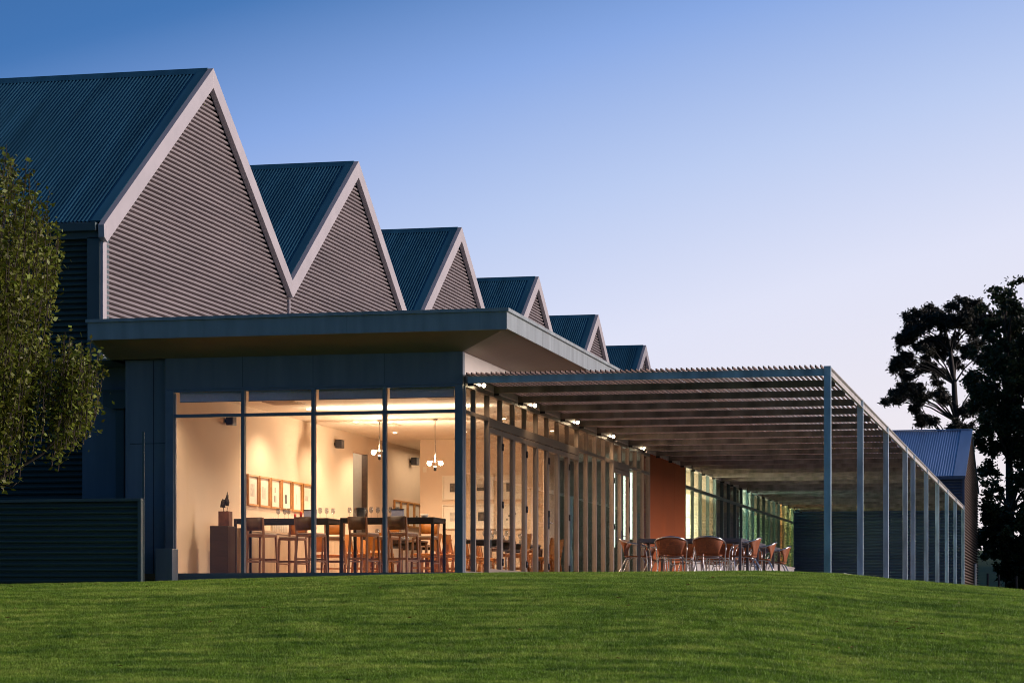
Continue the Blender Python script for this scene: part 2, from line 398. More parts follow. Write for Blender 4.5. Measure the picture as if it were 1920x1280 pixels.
pav = MB().box(.02, 6.15, .25, 51.3, -.25, -.03).build('terrace_paving', M['conc']); tag(pav, kind='structure')

# ------------------------------------------------------------------ gabled hall
XG = -7.32; XB = -34.0
hall = thing('gabled_hall', 'long hall with a row of steep corrugated metal gable roofs and louvre-like gable walls', 'building', (XG, 2.5, 0))
hall_parts = []
def hp(o): hall_parts.append(o); o.location = tuple(-c for c in hall.location); return o
EAVE = (2.42, 6.33); VZ = 6.69; AZ = 10.26; HW = 5.235; A0 = 8.19
for k in range(6):
    ay = A0 + 2*HW*k; yl = EAVE[0]+.1 if k == 0 else ay-HW; zl = EAVE[1] if k == 0 else VZ; yr = ay+HW; zr = VZ
    sl = (AZ-zl)/(ay-yl); sr = (AZ-zr)/(yr-ay); bw = .35
    def span(z, yl=yl, yr=yr, sl=sl, sr=sr, zl=zl, zr=zr, bw=bw):
        a = yl if z < zl-bw else yl+(z+bw-zl)/sl; b = yr if z < zr-bw else yr-(z+bw-zr)/sr
        return (min(a, (a+b)/2), max(b, (a+b)/2))
    hp(corr_wall(MB(), 'x', XG, 1, 3.95, AZ-bw, span).build('gable_wall', M['clad'], hall))
    # barge boards
    b = MB()
    b.prism([(yl-.02,zl+.03),(ay,AZ+.05),(ay,AZ-bw),(yl+.02,zl-bw)], 'x', XG+.02, XG+.14)
    if k == 0: b.prism([(yl-.14,zl-.06),(yl-.02,zl+.03),(yl+.02,zl-bw),(yl-.12,zl-.28)], 'x', XG+.02, XG+.14)
    hp(b.build('barge_board', M['trim'], hall, .008))
    b = MB(); b.prism([(ay,AZ+.05),(yr,zr+.03),(yr,zr-bw),(ay,AZ-bw)], 'x', XG+.02, XG+.14)
    hp(b.build('barge_board', M['trim'], hall, .008))
    if k < 5: hp(MB().box(XG+.025, XG+.07, yr-.03, yr+.03, 3.95, zr-bw-.03).build('joint_cover_strip', M['trim'], hall))
    # roof sheets + ridge cap + flat edge flashing
    hp(corr_roof(MB(), XB, XG-.15, yl, zl+.02, ay, AZ+.02).build('roof_sheet', M['roof'], hall))
    hp(corr_roof(MB(), XB, XG-.15, yr, zr+.02, ay, AZ+.02).build('roof_sheet', M['roof'], hall))
    fl = MB()
    for (ya, za) in ((yl, zl), (yr, zr)):
        d = Vector((0, ay-ya, AZ-za)).normalized(); nn = Vector((0,-d.z,d.y)); nn = nn if nn.z > 0 else -nn
        p = [Vector((x, y, z))+nn*o for o in (0,.035) for (x,y,z) in ((XG-.17,ya,za+.01),(XG+.02,ya,za+.01),(XG+.02,ay,AZ+.01),(XG-.17,ay,AZ+.01))]
        fl.add(p, [(0,1,2,3),(4,5,6,7),(0,1,5,4),(1,2,6,5),(2,3,7,6),(3,0,4,7)])
    hp(fl.build('edge_flashing', M['roof'], hall))
    rc = MB(); rc.prism([(ay-.19,AZ-.09),(ay-.02,AZ+.06),(ay+.02,AZ+.06),(ay+.19,AZ-.09),(ay+.17,AZ-.10),(ay,AZ+.03),(ay-.17,AZ-.10)], 'x', XB, XG+.02)
    hp(rc.build('ridge_cap', M['roof'], hall))
hp(corr_wall(MB(), 'y', 2.62, -1, -.6, 6.15, lambda z: (XB, XG-.22), .104).build('front_wall', M['clad_dark'], hall))
hp(MB().box(XG-.24, XG+.01, 2.50, 2.95, -.6, 6.07).build('corner_trim', M['trim_dark'], hall, .005))  # same paint as the side strip, front face coloured darker for shade
hp(MB().box(XG+.012, XG+.06, 2.52, 2.70, 3.95, 6.0).build('corner_strip', M['trim'], hall))
hp(MB().box(XB, XG-.02, 2.36, 2.50, 6.17, 6.32).build('gutter', M['trim_dark'], hall, .01))
hp(MB().box(XB, XG, 2.50, 2.60, 6.05, 6.17).build('eave_board', M['trim_dark'], hall))
hp(MB().box(XG-.02, XG, 2.7, 66, -.6, 3.95).build('side_wall_base', M['clad_dark'], hall))
hp(MB().box(XB-.2, XB, 2.7, 66, -.6, 6.1).build('back_wall', M['clad_dark'], hall))

# ------------------------------------------------------------------ glazed pavilion
pv = thing('glazed_pavilion', 'flat-roofed glazed dining pavilion lit warm inside, with a wide overhanging canopy roof', 'building', (0,0,0))
# canopy roof
FX, FY = .94, -.9
r_ = MB(); r_.box(-6.1, FX-.03, FY+.03, 3.2, 3.98, 4.10); r_.box(XG+.15, FX-.03, 3.201, 50.2, 3.98, 4.10)
r_.build('roof', M['roof'], pv)
so = MB()
so.add([(-6.1,FY+.02,3.85),(FX-.02,FY+.02,3.85),(0,0,3.59),(-6.1,0,3.59)], [(0,1,2,3)])
so.build('front_soffit', M['soffit'], pv)
so = MB(); so.add([(FX-.02,FY+.02,3.85),(FX-.02,50.2,3.85),(0,50.2,3.59),(0,0,3.59)], [(0,1,2,3)]); so.build('side_soffit', M['soffit'], pv)
so = MB(); so.prism([(FY+.02,3.85),(0,3.59),(2.5,3.59),(2.5,3.98),(FY+.02,3.98)], 'x', -6.14, -6.10); so.build('soffit_end_panel', M['fascia'], pv)
so = MB(); so.box(XG+.05, -6.1, 0.05, 2.5, 3.59, 3.62); so.build('recess_soffit', M['header'], pv)
for nm, bx in (('fascia', (-6.14,FX,FY,FY+.03,3.84,4.11)), ('fascia', (FX-.03,FX,FY+.031,50.2,3.84,4.11)),
               ('roof_flashing', (-6.17,FX+.035,FY-.035,FY+.1,4.112,4.165)), ('roof_flashing', (FX-.1,FX+.035,FY+.101,50.2,4.112,4.165)),
               ('roof_flashing', (-6.17,-6.0,FY+.101,3.0,4.112,4.165)), ('fascia_drip', (-6.14,FX,FY-.006,FY+.02,3.825,3.838))):
    piece(nm, M['fascia'], pv, *bx)
for i in range(3):
    piece('fascia_joint', M['black'], pv, -3.9+i*2.2, -3.896+i*2.2, FY-.0015, FY+.001, 3.845, 4.105)
for i in range(12):
    piece('fascia_joint', M['ink'], pv, FX-.001, FX+.0015, 1.8+i*4, 1.806+i*4, 3.845, 4.105)
for i in range(1, 4):
    piece('panel_joint', M['black'], pv, [-3.77,-2.55,-1.33][i-1]-.003, [-3.77,-2.55,-1.33][i-1]+.003, .009, .0115, 3.09, 3.59)
# header and corner
piece('header_panel', M['header'], pv, -5.13, -.004, .012, .15, 3.085, 3.60)
piece('header_flashing', M['frame'], pv, -5.13, 0.0, -.006, .10, 3.06, 3.083)
piece('side_header', M['cream'], pv, -.15, -.006, .151, 18.6, 3.20, 3.60)
piece('corner_post', M['frame'], pv, -.135, 0.0, 0.0, .135, -.14, 3.058, .004)
piece('corner_cover', M['trim'], pv, -.10, .012, .136, .17, -.10, 3.05)
piece('left_jamb', M['frame'], pv, -5.13, -4.985, 0.0, .12, -.14, 3.058, .004)
piece('jamb_bead', M['trim'], pv, -4.984, -4.962, .05, .10, 0.0, 3.0)
# plinth + sill (front)
piece('sill', M['frame'], pv, -4.984, -.136, 0.0, .12, -.055, 0.0)
piece('plinth', M['frame'], pv, -5.13, -.136, .02, .12, -.30, -.058)
piece('plinth_lip', M['frame'], pv, -5.13, -.136, -.012, .019, -.105, -.085)
MX = [-4.985, -3.77, -2.55, -1.33, -.135]
for i in (1,2,3): piece('mullion', M['frame'], pv, MX[i]-.029, MX[i]+.029, 0, .11, 0.001, 3.058, .003)
for i in range(4):
    a = MX[i]+(.03 if i else .001); b_ = MX[i+1]-(.03 if i < 3 else .001)
    piece('transom', M['frame'], pv, a, b_, .004, .10, 2.60, 2.652)
    piece('head_rail', M['frame'], pv, a, b_, .004, .10, 3.022, 3.058)
    piece('window_pane', M['glass'], pv, a, b_, .052, .060, .001, 2.599)
    piece('window_pane', M['glass'], pv, a, b_, .052, .060, 2.653, 3.021)
# roller blinds
bl_lab = ['rolled grey blind at the top of the leftmost front window', 'rolled grey blind above the wall pictures, second front window from the left',
          'rolled grey blind at the top of the third front window from the left', 'rolled grey blind in the front window next to the corner post']
for i in range(4):
    a = MX[i]+.05; b_ = MX[i+1]-.05
    bl = thing('roller_blind', bl_lab[i], 'blind', ((a+b_)/2, .2, 3.06), 0, 'roller blinds of the front windows')
    w = (b_-a)/2
    MB().tube([(-w,0,-.04),(w,0,-.04)], .03, 10).build('roll', M['blind'], bl)
    piece('fabric', M['blind'], bl, -w, w, -.03, -.027, -.185, -.02)
    piece('bottom_bar', M['frame'], bl, -w, w, -.035, -.022, -.197, -.186)
# interior shell
WX = -5.75; CZ = 3.30; BY = 15.5
piece('floor', M['floor_in'], pv, WX, -.2, .121, 24.0, -.1, -.001); piece('door_track', M['floor_in'], pv, -.199, -.02, .121, 18.6, -.1, -.001)
piece('ceiling', M['ceil'], pv, WX, -.16, .201, 24.1, CZ, CZ+.1)
piece('ceiling', M['ceil'], pv, WX-.9, WX-.001, 12.8, 14.7, CZ, CZ+.1)
piece('interior_wall', M['wall_in'], pv, WX-.1, WX, .251, 13.28, 0, CZ)
piece('interior_wall', M['wall_in'], pv, WX-.1, WX, 14.38, 20.5, 0, CZ)
piece('interior_wall', M['wall_in'], pv, WX-.1, WX, 13.281, 14.379, 2.9, CZ)
piece('corridor_wall', M['slate'], pv, WX-.9, WX-.101, 14.6, 14.7, 0, CZ)
piece('corridor_wall', M['terra'], pv, WX-1.0, WX-.901, 12.8, 14.7, 0, CZ)
piece('door_lining', M['cabinet'], pv, WX-.1, WX+.02, 14.30, 14.378, 0, 2.9)
piece('return_wall', M['wall_in'], pv, WX, -5.13, .201, .25, 0, CZ)
piece('interior_wall', M['wall_in'], pv, -4.81, -1.75, BY, BY+.12, 0, CZ)
piece('interior_wall', M['wall_in'], pv, -1.748, -1.65, BY-.9, BY+.12, 0, CZ)
piece('interior_wall', M['wall_in'], pv, WX, -3.2, 20.5, 20.6, 0, CZ)
piece('interior_wall', M['slate'], pv, -3.2, -.15, 24.0, 24.1, 0, CZ)
piece('interior_wall', M['slate'], pv, -3.3, -3.2, 19.0, 24.1, 0, CZ)
# left recess
piece('recess_wall', M['header'], pv, -5.86, -5.131, .16, .20, -.4, 3.59)
piece('recess_wall', M['header'], pv, -5.90, -5.861, .16, 1.3, -.4, 3.59)
piece('recess_wall', M['header'], pv, -7.15, -5.901, 1.301, 1.36, -.4, 3.59)
piece('panel_joint', M['black'], pv, -5.82, -5.132, .153, .159, 2.18, 2.19)
piece('panel_joint', M['black'], pv, -5.40, -5.39, .153, .159, -.3, 3.58)
dpz = MB(); dpz.box(-6.47,-6.30,1.12,1.28,-.4,2.86); dpz.build('downpipe', M['trim_dark'], pv, .02)
rh = MB(); rh.prism([(-6.66,3.16),(-6.20,3.16),(-6.20,2.92),(-6.29,2.86),(-6.50,2.86),(-6.66,2.92)], 'y', 1.05, 1.29); rh.build('rain_head', M['trim_dark'], pv)
piece('rain_head_rim', M['trim_dark'], pv, -6.69, -6.17, 1.03, 1.292, 3.161, 3.19)

# side glazing, X = 0
SM = [.151] + [.86+i*.0 for i in ()] + [.88+1.0*i for i in range(18)]
SM = [.15] + [.9 + .985*i for i in range(18)] + [18.5]
doors = set(range(2, 10)) | {14, 15}
for i in range(1, len(SM)-1):
    y = SM[i]; ins = (i-1 in doors) and (i in doors)
    z0 = 2.601 if ins else -.06
    piece('side_mullion', M['sideframe'], pv, -.085, 0.0, y-.028, y+.028, 2.661 if ins else z0, 3.033, .003)
piece('end_mullion', M['sideframe'], pv, -.10, 0.0, 18.44, 18.52, -.06, 3.198)
piece('side_head', M['sideframe'], pv, -.09, .004, .171, 18.44, 3.035, 3.198)
def bay(i): return SM[i]+(.029 if i else .021), SM[i+1]-(.029 if i < len(SM)-2 else .07)
d_no = 0
for i in range(len(SM)-1):
    a, b_ = bay(i)
    piece('window_pane', M['glass'], pv, -.05, -.042, a, b_, 2.661, 3.034)
    if i not in doors:
        piece('side_transom', M['sideframe'], pv, -.08, -.003, a, b_, 2.60, 2.66)
        piece('side_sill', M['sideframe'], pv, -.08, .003, a, b_, -.06, .02)
        piece('window_pane', M['glass'], pv, -.05, -.042, a, b_, .021, 2.599)
    else:
        y0 = SM[i]+.006; y1 = SM[i+1]-.006; w = .062
        o = thing('door', None, None, (0, y0, 0)); o.parent = pv; del_ = o
        L_ = y1-y0
        fr = MB(); fr.box(-.075,.002,0,w,-.05,2.50); fr.box(-.075,.002,L_-w,L_,-.05,2.50)
        fr.box(-.075,.002,w,L_-w,-.05,.09); fr.box(-.075,.002,w,L_-w,2.41,2.50)
        fr.build('door_leaf_frame', M['sideframe'], o, .003)
        piece('door_pane', M['glass'], o, -.045,-.037, w, L_-w, .09, 2.41)
        for hz in (.22, 1.22, 2.22):
            yy = L_-.02 if d_no % 2 == 0 else .02
            if i >= 14: yy = .02 if i == 14 else L_-.02
            MB().tube([(.014,yy,hz-.06),(.014,yy,hz+.06)], .013, 8).build('hinge', M['black'], o)
        if i in (6, 7, 14, 15):
            yy = L_-.03 if i in (6,14) else .03; s_ = -1 if i in (6,14) else 1
            h_ = MB(); h_.box(.003,.012,yy-.02,yy+.02,.93,1.17); h_.tube([(.008,yy,1.05),(.055,yy,1.05),(.055,yy+s_*.13,1.05)], .010, 8); h_.build('handle', M['chrome'], o)
        d_no += 1
for a, b_ in ((SM[2]+.03, SM[10]-.03), (SM[14]+.03, SM[16]-.03)):
    piece('door_head', M['sideframe'], pv, -.085, .003, a, b_, 2.515, 2.66)
    piece('door_threshold', M['white_base'], pv, -.085, .02, a, b_, -.09, -.055)
piece('ledger_channel', M['trim'], pv, .006, .07, .172, 49.9, 3.10, 3.235)

# ------------------------------------------------------------------ side wing beyond the pavilion
wg = thing('office_wing', 'rear wing with terracotta wall panels and curtained windows glowing cream, turquoise and yellow', 'building', (0, 18.6, 0))
def wp(o): o.location = (0, -18.6, 0); return o
def wpiece(*a, **k): return wp(piece(*a, **k))
for y0, y1 in ((18.525, 20.43), (20.44, 22.26), (22.27, 24.05)):
    wpiece('wall_panel', M['terra'], wg, -.12, -.004, y0, y1, -.1, 3.10, 0)
wpiece('wall_backing', M['terra'], wg, -.2, -.121, 18.73, 24.05, -.1, 3.59)
wpiece('upper_wall', M['cream'], wg, -.2, -.01, 24.06, 50.0, 3.20, 3.60)
wpiece('upstand', M['white_base'], wg, -.2, 0.0, 24.06, 49.9, -.1, .98)
wpiece('upstand_cap', M['white_base'], wg, -.22, .03, 24.06, 49.9, .981, 1.02)
SW = [24.06] + [24.06 + 25.6/18*i for i in range(1, 18)] + [49.68]
for i in range(19):
    y = SW[i]; wpiece('mullion', M['trim_dark'], wg, -.085, 0, y-.035, y+.035, 1.021, 3.198)
for i in range(18):
    a = SW[i]+.036; b_ = SW[i+1]-.036
    wpiece('transom', M['trim_dark'], wg, -.075, -.003, a, b_, 2.58, 2.66)
    wpiece('window_pane', M['glass'], wg, -.05, -.042, a, b_, 1.021, 2.579)
    wpiece('window_pane', M['glass'], wg, -.05, -.042, a, b_, 2.661, 3.198)
wpiece('floor', M['conc'], wg, -5.0, -.21, 24.06, 49.9, .85, .95)
wpiece('ceiling', M['ceil'], wg, -5.0, -.21, 24.2, 49.9, 3.3, 3.38)
wpiece('back_wall', M['cream'], wg, -5.1, -5.0, 24.2, 49.9, .95, 3.3)
for y in (24.11, 29.75, 35.45, 38.2, 45.45, 46.9, 49.8):
    wpiece('partition', M['wall_in'], wg, -5.0, -.1, y-.05, y+.05, .95, 3.3)
# rooms: (y0, y1, lamp colour, energy, curtain colour)
rooms = [(24.2,29.7,(1,1,.72),2000,(.80,.76,.60)), (35.5,38.1,(.62,1,.90),1300,(.52,.74,.66)), (38.3,45.4,(.82,1,.72),560,(.32,.42,.26)),
         (45.5,46.85,(1,.72,.28),800,(.78,.58,.30)), (46.95,49.7,(.82,1,.48),750,(.55,.58,.30))]
cur_lab = ['cream pleated curtain glowing behind the windows next to the terracotta wall', 'bright turquoise pleated curtain in the middle of the rear wing windows',
           'dim green pleated curtain behind the rear wing windows', 'narrow yellow pleated curtain near the far end of the rear wing', 'yellow-green pleated curtain in the last windows before the blue shed wall']
for (y0, y1, lc, en, cc), lab in zip(rooms, cur_lab):
    cm = mat('curtain_fabric', cc, .8, 0, .1, 3, (.2,1,.05), trans=.75)
    vs = []; n = int((y1-y0)/.03); rr = random.Random(int(y0))
    for i in range(n+1):
        y = y0+(y1-y0)*i/n; x = -.45 + .055*math.sin(y*2*math.pi/.36 + math.sin(y*1.3)*1.2) + rr.uniform(-.004,.004)
        vs += [(x, y-y0, 0.0), (x, y-y0, 1.62)]
    c = MB(); c.add([(v[0], v[1], v[2]) for v in vs], [(2*i,2*i+2,2*i+3,2*i+1) for i in range(n)], True)
    co = c.build('curtain', cm); co.location = (0, y0, .96); tag(co, lab, 'curtain', 'curtains of the rear wing')
    lamp('AREA', 'ceiling_light', (-2.0, (y0+y1)/2, 3.28), en, lc, None, 1.6, (.35,0,-1), size_y=(y1-y0)*.8)
    fx = MB().box(-.5,.5,-.15,.15,-.02,0).build('ceiling_light_panel', emis('panel_glow', lc, 2.0)); fx.location = (-1.9, (y0+y1)/2, 3.295)
    tag(fx, {24.2:'flat ceiling light behind the cream curtain', 35.5:'flat ceiling light behind the turquoise curtain', 38.3:'flat ceiling light behind the dim green curtain', 45.5:'flat ceiling light behind the yellow curtain', 46.95:'flat ceiling light behind the yellow-green curtain'}[y0], 'ceiling light', 'ceiling lights of the rear wing')

# ------------------------------------------------------------------ pergola
PX = 5.92
pg = thing('pergola', 'long galvanised steel pergola with closely spaced timber battens, running along the glazed side', 'pergola', (PX, 0, 0))
def pp(o): o.location = (-PX, 0, 0); return o
CY = [.05, 6.3, 12.8, 18.95, 21.9, 27.6, 33.3, 39.0, 44.8, 51.0]
for k, y in enumerate(CY):
    zb = ground_h(6.0, -0.9, False)-.4 if y < 1 else -.45
    o = MB().box(PX-.058, PX+.052, y-.05, y+.05, zb, 3.225)
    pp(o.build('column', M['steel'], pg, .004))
BYs = [.05+ (51.0-.05)/27*i for i in range(28)]
for i, y in enumerate(BYs):
    b = MB(); x0, x1 = .072, PX-.06
    b.box(x0, x1, y-.004, y+.004, 3.078, 3.188); b.box(x0, x1, y+.0045, y+.05, 3.181, 3.189); b.box(x0, x1, y+.0045, y+.05, 3.077, 3.084); b.box(x0, x1, y+.043, y+.05, 3.0845, 3.095)
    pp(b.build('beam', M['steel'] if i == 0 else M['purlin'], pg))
    if i % 1 == 0:
        pp(MB().box(.071, .16, y+.005, y+.03, 3.03, 3.076).build('bracket', M['black'], pg))
for j in range(len(CY)-1):
    a, b_ = CY[j]+.051, CY[j+1]-.051
    e_ = MB(); e_.box(PX+.0, PX+.012, a, b_, 3.075, 3.215); e_.box(PX+.0125, PX+.05, a, b_, 3.206, 3.216); e_.box(PX+.0125, PX+.05, a, b_, 3.073, 3.083)
    pp(e_.build('edge_beam', M['steel_edge'], pg))
ns_ = 71
for i in range(ns_):
    x = .085 + (PX-.085-.10)*i/(ns_-1); r1 = random.Random(i)
    s_ = MB(); dx = r1.uniform(-.003,.003); dz = r1.uniform(-.003,.004)
    s_.box(x-.009+dx, x+.009+dx, -.10+r1.uniform(-.015,.015), 51.2, 3.196+dz, 3.236+dz)
    pp(s_.build('slat', M['batten'], pg))

# ------------------------------------------------------------------ spotlights on the ledger
sp_lab = ['small lit spotlight nearest the corner post on the pergola ledger', 'second lit spotlight from the corner along the pergola ledger', 'middle one of the five lit spotlights on the pergola ledger',
          'lit spotlight above the fixed panes, just before the last one', 'lit spotlight at the start of the terracotta wall']
def make_spot():
    t_ = thing('spotlight', '', 'spotlight')
    h = MB(); h.lathe([(0.0,-.05),(.022,-.05),(.036,-.01),(.040,.035),(.036,.04)], 12); o = h.build('lamp_head', M['alu'], t_); o.rotation_euler = (R(105), 0, R(28)); o.location = (.05,0,-.02)
    f = MB(); f.lathe([(.0,.041),(.034,.041),(.034,.046),(0,.048)], 12); q = f.build('lens', M['spotlens'], t_); q.rotation_euler = o.rotation_euler; q.location = o.location
    MB().bar((0,0,.05),(.045,0,0),.012).build('bracket', M['alu'], t_)
    return t_
sp0 = make_spot()
for i, y in enumerate((1.04, 5.08, 9.12, 13.09, 17.07)):
    place(sp0, i, (.045, y, 3.155), 0, sp_lab[i], 'spotlights along the pergola ledger')
    lamp('SPOT', 'spot_beam', (.14, y-.03, 3.07), 24, (1,.66,.36), None, .004, (.30,.25,-1), spot=R(150))

# ------------------------------------------------------------------ interior fittings
WARM = (1, .72, .47)
dls = [(-4.74,10.07),(-4.75,13.1),(-4.75,6.82),(-1.54,6.67),(-1.58,3.67),(-1.58,9.93),(-3.2,13.2),(-3.2,3.4),(-1.3,13.4)]
dl_lab = ['round ceiling downlight above the pictures, midway along the left interior wall','round ceiling downlight before the dark corridor doorway','bright ceiling downlight behind the second front mullion from the left',
  'bright ceiling downlight seen through the narrow pane beside the corner post','ceiling downlight nearest the corner, just below the right-hand blind','ceiling downlight seen through the upper side panes, second one back',
  'ceiling downlight in front of the back wall with white-framed pictures','ceiling downlight close to the front windows, centre of the room','ceiling downlight at the right end of the back wall']
def make_dl():
    t_ = thing('downlight', '', 'downlight')
    MB().lathe([(.052,-.002),(.075,-.002),(.078,.0),(.052,-.012)], 16).build('trim_ring', M['ceil'], t_)
    MB().lathe([(0,-.012),(.035,-.012),(.05,-.004)], 16).build('lens', M['dl'], t_)
    return t_
d0 = make_dl()
for i, (x, y) in enumerate(dls):
    place(d0, i, (x, y, CZ-.003), 0, dl_lab[i], 'downlights in the dining room ceiling')
    lamp('SPOT', 'downlight_beam', (x, y, CZ-.04), 215, WARM, None, .05, (0,0,-1), spot=R(140))
# pendant lamps
def pendant(x, y, z, label):
    p = thing('pendant_lamp', label, 'pendant lamp', (x, y, CZ), 0, 'pendant lamps in the dining room')
    h = CZ-z
    MB().tube([(0,0,0),(0,0,-h)], .009, 8).build('stem', M['chrome'], p)
    MB().lathe([(0,-.03),(.05,-.03),(.055,0)], 12).build('ceiling_rose', M['chrome'], p)
    MB().tube([(-.15,0,-h),(.15,0,-h)], .012, 8).build('arm', M['chrome'], p)
    for s_ in (-1,1):
        b = MB(); b.lathe([(0,-.05),(.034,-.04),(.05,0),(.034,.04),(0,.05)], 14); o = b.build('bulb', M['bulb'], p); o.location = (s_*.12,0,-h-.04)
    MB().lathe([(0,-h-.20),(.03,-h-.19),(.03,-h-.10),(0,-h-.09)], 12).build('hub', M['black'], p)
    lamp('POINT', 'pendant_glow', (x, y, z-.02), 190, WARM, None, .012)
pendant(-4.17, 9.8, 2.68, 'two-armed pendant lamp behind the window mullion, left of the other pendant')
pendant(-2.99, 9.8, 2.44, 'two-armed pendant lamp in front of the pale back wall, the right-hand one')
# added area lamps with no fixture, to brighten a band of ceiling
for x in (-4.2,-3.35,-2.5,-1.6):
    lamp('AREA', 'ceiling_glow_fill', (x, 6.8, CZ-.26), 20, (1,.80,.55), None, .6, (0,0,1), size_y=.3)
for (x, y, lab) in ((-4.8, 5.4, 'slotted ceiling air vent above the second front window'), (-4.4, 10.9, 'slotted ceiling air vent behind the first pendant lamp'), (-1.6, 5.0, 'slotted ceiling air vent near the corner post')):
    v = thing('air_vent', lab, 'air vent', (x, y, CZ-.002), 0, 'ceiling air vents')
    piece('vent_frame', M['vent'], v, -.32,.32,-.32,.32,-.012,0)
    for q in range(5):
        MB().bar((-.26,-.22+q*.11,-.02),(.26,-.22+q*.11,-.02),.06,.006).build('vent_blade', M['vent'], v)
sm_ = thing('smoke_detector', 'round white smoke detector on the ceiling left of the right-hand pendant', 'smoke detector', (-3.66, 9.6-1.2, CZ)); MB().lathe([(0,-.05),(.05,-.045),(.07,0)], 14).build('detector_body', M['vent'], sm_)
# speakers
for (y, z, lab) in ((4.79,2.93,'black wall speaker high above the sculpture cabinet'), (11.86,2.97,'black wall speaker high on the wall before the corridor doorway'), (18.12,2.98,'black wall speaker beyond the dining room, above the far row of pictures')):
    s_ = thing('wall_speaker', lab, 'speaker', (WX+.02, y, z), 0, 'wall speakers')
    o = MB().box(.03,.17,-.11,.11,-.09,.09).build('speaker_cabinet', M['black'], s_, .008); piece('wall_bracket', M['black'], s_, -.02,.03,-.02,.02,-.03,.03)
    MB().box(.171,.174,-.09,.09,-.07,.07).build('speaker_grille', M['ink'], s_)
# oak-framed pictures on the left wall
def picture(loc, w, h, label, group, frame, axis, marks, fw=.035):
    p = thing('picture', label, 'picture', loc, 0, group)
    def B(u0,u1,d0,d1,z0,z1):
        return (d0,d1,u0,u1,z0,z1) if axis == 'x' else (u0,u1,-d1,-d0,z0,z1)
    f_ = MB()
    for u0,u1,z0,z1 in ((-w/2,-w/2+fw,-h/2,h/2),(w/2-fw,w/2,-h/2,h/2),(-w/2+fw,w/2-fw,-h/2,-h/2+fw),(-w/2+fw,w/2-fw,h/2-fw,h/2)): f_.box(*B(u0,u1,.002,.045,z0,z1))
    f_.build('frame', frame, p)
    MB().box(*B(-w/2+fw,w/2-fw,.004,.012,-h/2+fw,h/2-fw)).build('mount', M['paper'], p)
    for k, (u0,u1,z0,z1,mm) in enumerate(marks):
        MB().box(*B(u0,u1,.0125,.0145,z0,z1)).build('print', M[mm], p)
    return p
pl_marks = [[(-.12,.12,-.12,.12,'ink_pale')], [(-.10,-.02,-.14,.1,'ink_pale'),(.03,.10,-.14,.08,'ink_pale')], [(-.06,-.03,-.17,-.04,'ink'),(.03,.06,-.17,-.04,'ink'),(-.02,.02,.02,.12,'red')],
            [(-.07,.07,-.17,.01,'ink')], [(-.02,.02,-.15,.06,'ink_pale')], [(-.10,.08,-.05,.05,'ink_pale')]]
pl_lab = ['oak-framed print nearest the front window, almost blank', 'oak-framed print with two faint grey figures, second from the front', 'oak-framed print with two dark bottles under a red mark',
          'oak-framed print with a dark grey oval', 'oak-framed print with one thin faint stroke, fifth from the front', 'oak-framed print farthest back in the row of six']
for i in range(6):
    picture((WX, 6.0+.345+i*.70, 1.71), .62, .60, pl_lab[i], 'oak-framed prints on the left wall', M['oak'], 'x', pl_marks[i])
for i, lab in enumerate(('oak-framed print in the far row with a dark cone shape', 'oak-framed print second in the far row, pale', 'oak-framed print third in the far row, faint mark', 'oak-framed print last in the far row beside the back wall')):
    picture((WX, 16.6+.3+i*.60, 1.70), .56, .60, lab, 'oak-framed prints in the far row', M['oak'], 'x', [[(-.07,.07,-.2,.02,'ink')],[(-.05,.05,-.1,.0,'ink_pale')],[(-.04,.04,-.15,-.05,'ink_pale')],[(-.06,.06,-.18,0,'ink')]][i])
wl = [('upper','left'),('upper','middle'),('upper','right'),('lower','left'),('lower','middle'),('lower','right')]
sub = ['a dark portrait photograph','a landscape photograph','a leafy photograph','a pale photograph','a dark hillside photograph','a speckled photograph']
for i in range(6):
    c_ = i % 3; z_ = 2.20 if i < 3 else 1.54
    mk = [(-.10,.10,-.10,.10,'ink' if i in (0,1,2,4) else 'ink_pale')]
    if i == 1: mk = [(-.13,.13,-.08,.0,'ink'),(-.13,.13,.002,.08,'ink_pale')]
    if i == 5: mk = [(-.1+.05*q,-.07+.05*q,-.09+.04*((q*7)%5),-.05+.04*((q*7)%5),'ink') for q in range(5)]
    picture((-4.01+.66*c_, BY-.001, z_), .55, .56, 'white-framed picture of '+sub[i][2:]+', '+wl[i][0]+' '+wl[i][1]+' of the six on the back wall', 'white-framed pictures on the back wall', M['white_frame'], 'y', mk, .03)
# cabinet, block, sculpture
cb = thing('cabinet', 'tall dark timber cabinet standing against the left interior wall', 'cabinet', (-5.22, 3.15, 0))
MB().box(-.17,.17,-.21,.21,.04,.90).build('cabinet_body', M['cabinet'], cb, .006); piece('plinth', M['oak'], cb, -.15,.15,-.19,.19,0,.038)
bl2 = MB().box(-.10,.10,-.10,.10,0,.265).build('rusted_block', M['rust'], None, .004); bl2.location = (-5.17, 3.15, .90); tag(bl2, 'rust-red square block on top of the dark cabinet', 'block')
sc = MB()
sc.tube([(-.03,0,0),(-.035,0,.05),(-.03,.0,.10)], .006, 6); sc.tube([(.03,0,0),(.035,0,.05),(.03,0,.10)], .006, 6)
sc.tube([(-.05,0,.07),(-.045,0,.12),(-.02,0,.17),(.015,0,.20),(.035,0,.25),(.04,0,.30)], .05, 10, .018)
sc.tube([(-.075,0,.12),(-.06,0,.17),(-.03,.0,.21)], .018, 8, .03); sc.tube([(.03,0,.10),(.045,0,.16),(.03,0,.22)], .035, 8, .03)
sc.tube([(.035,0,.27),(.035,0,.33),(.04,0,.35)], .012, 6, .003); sc.tube([(-.045,0,.0),(-.02,0,.004)], .006, 5); sc.tube([(.015,0,.0),(.045,0,.004)], .006, 5)
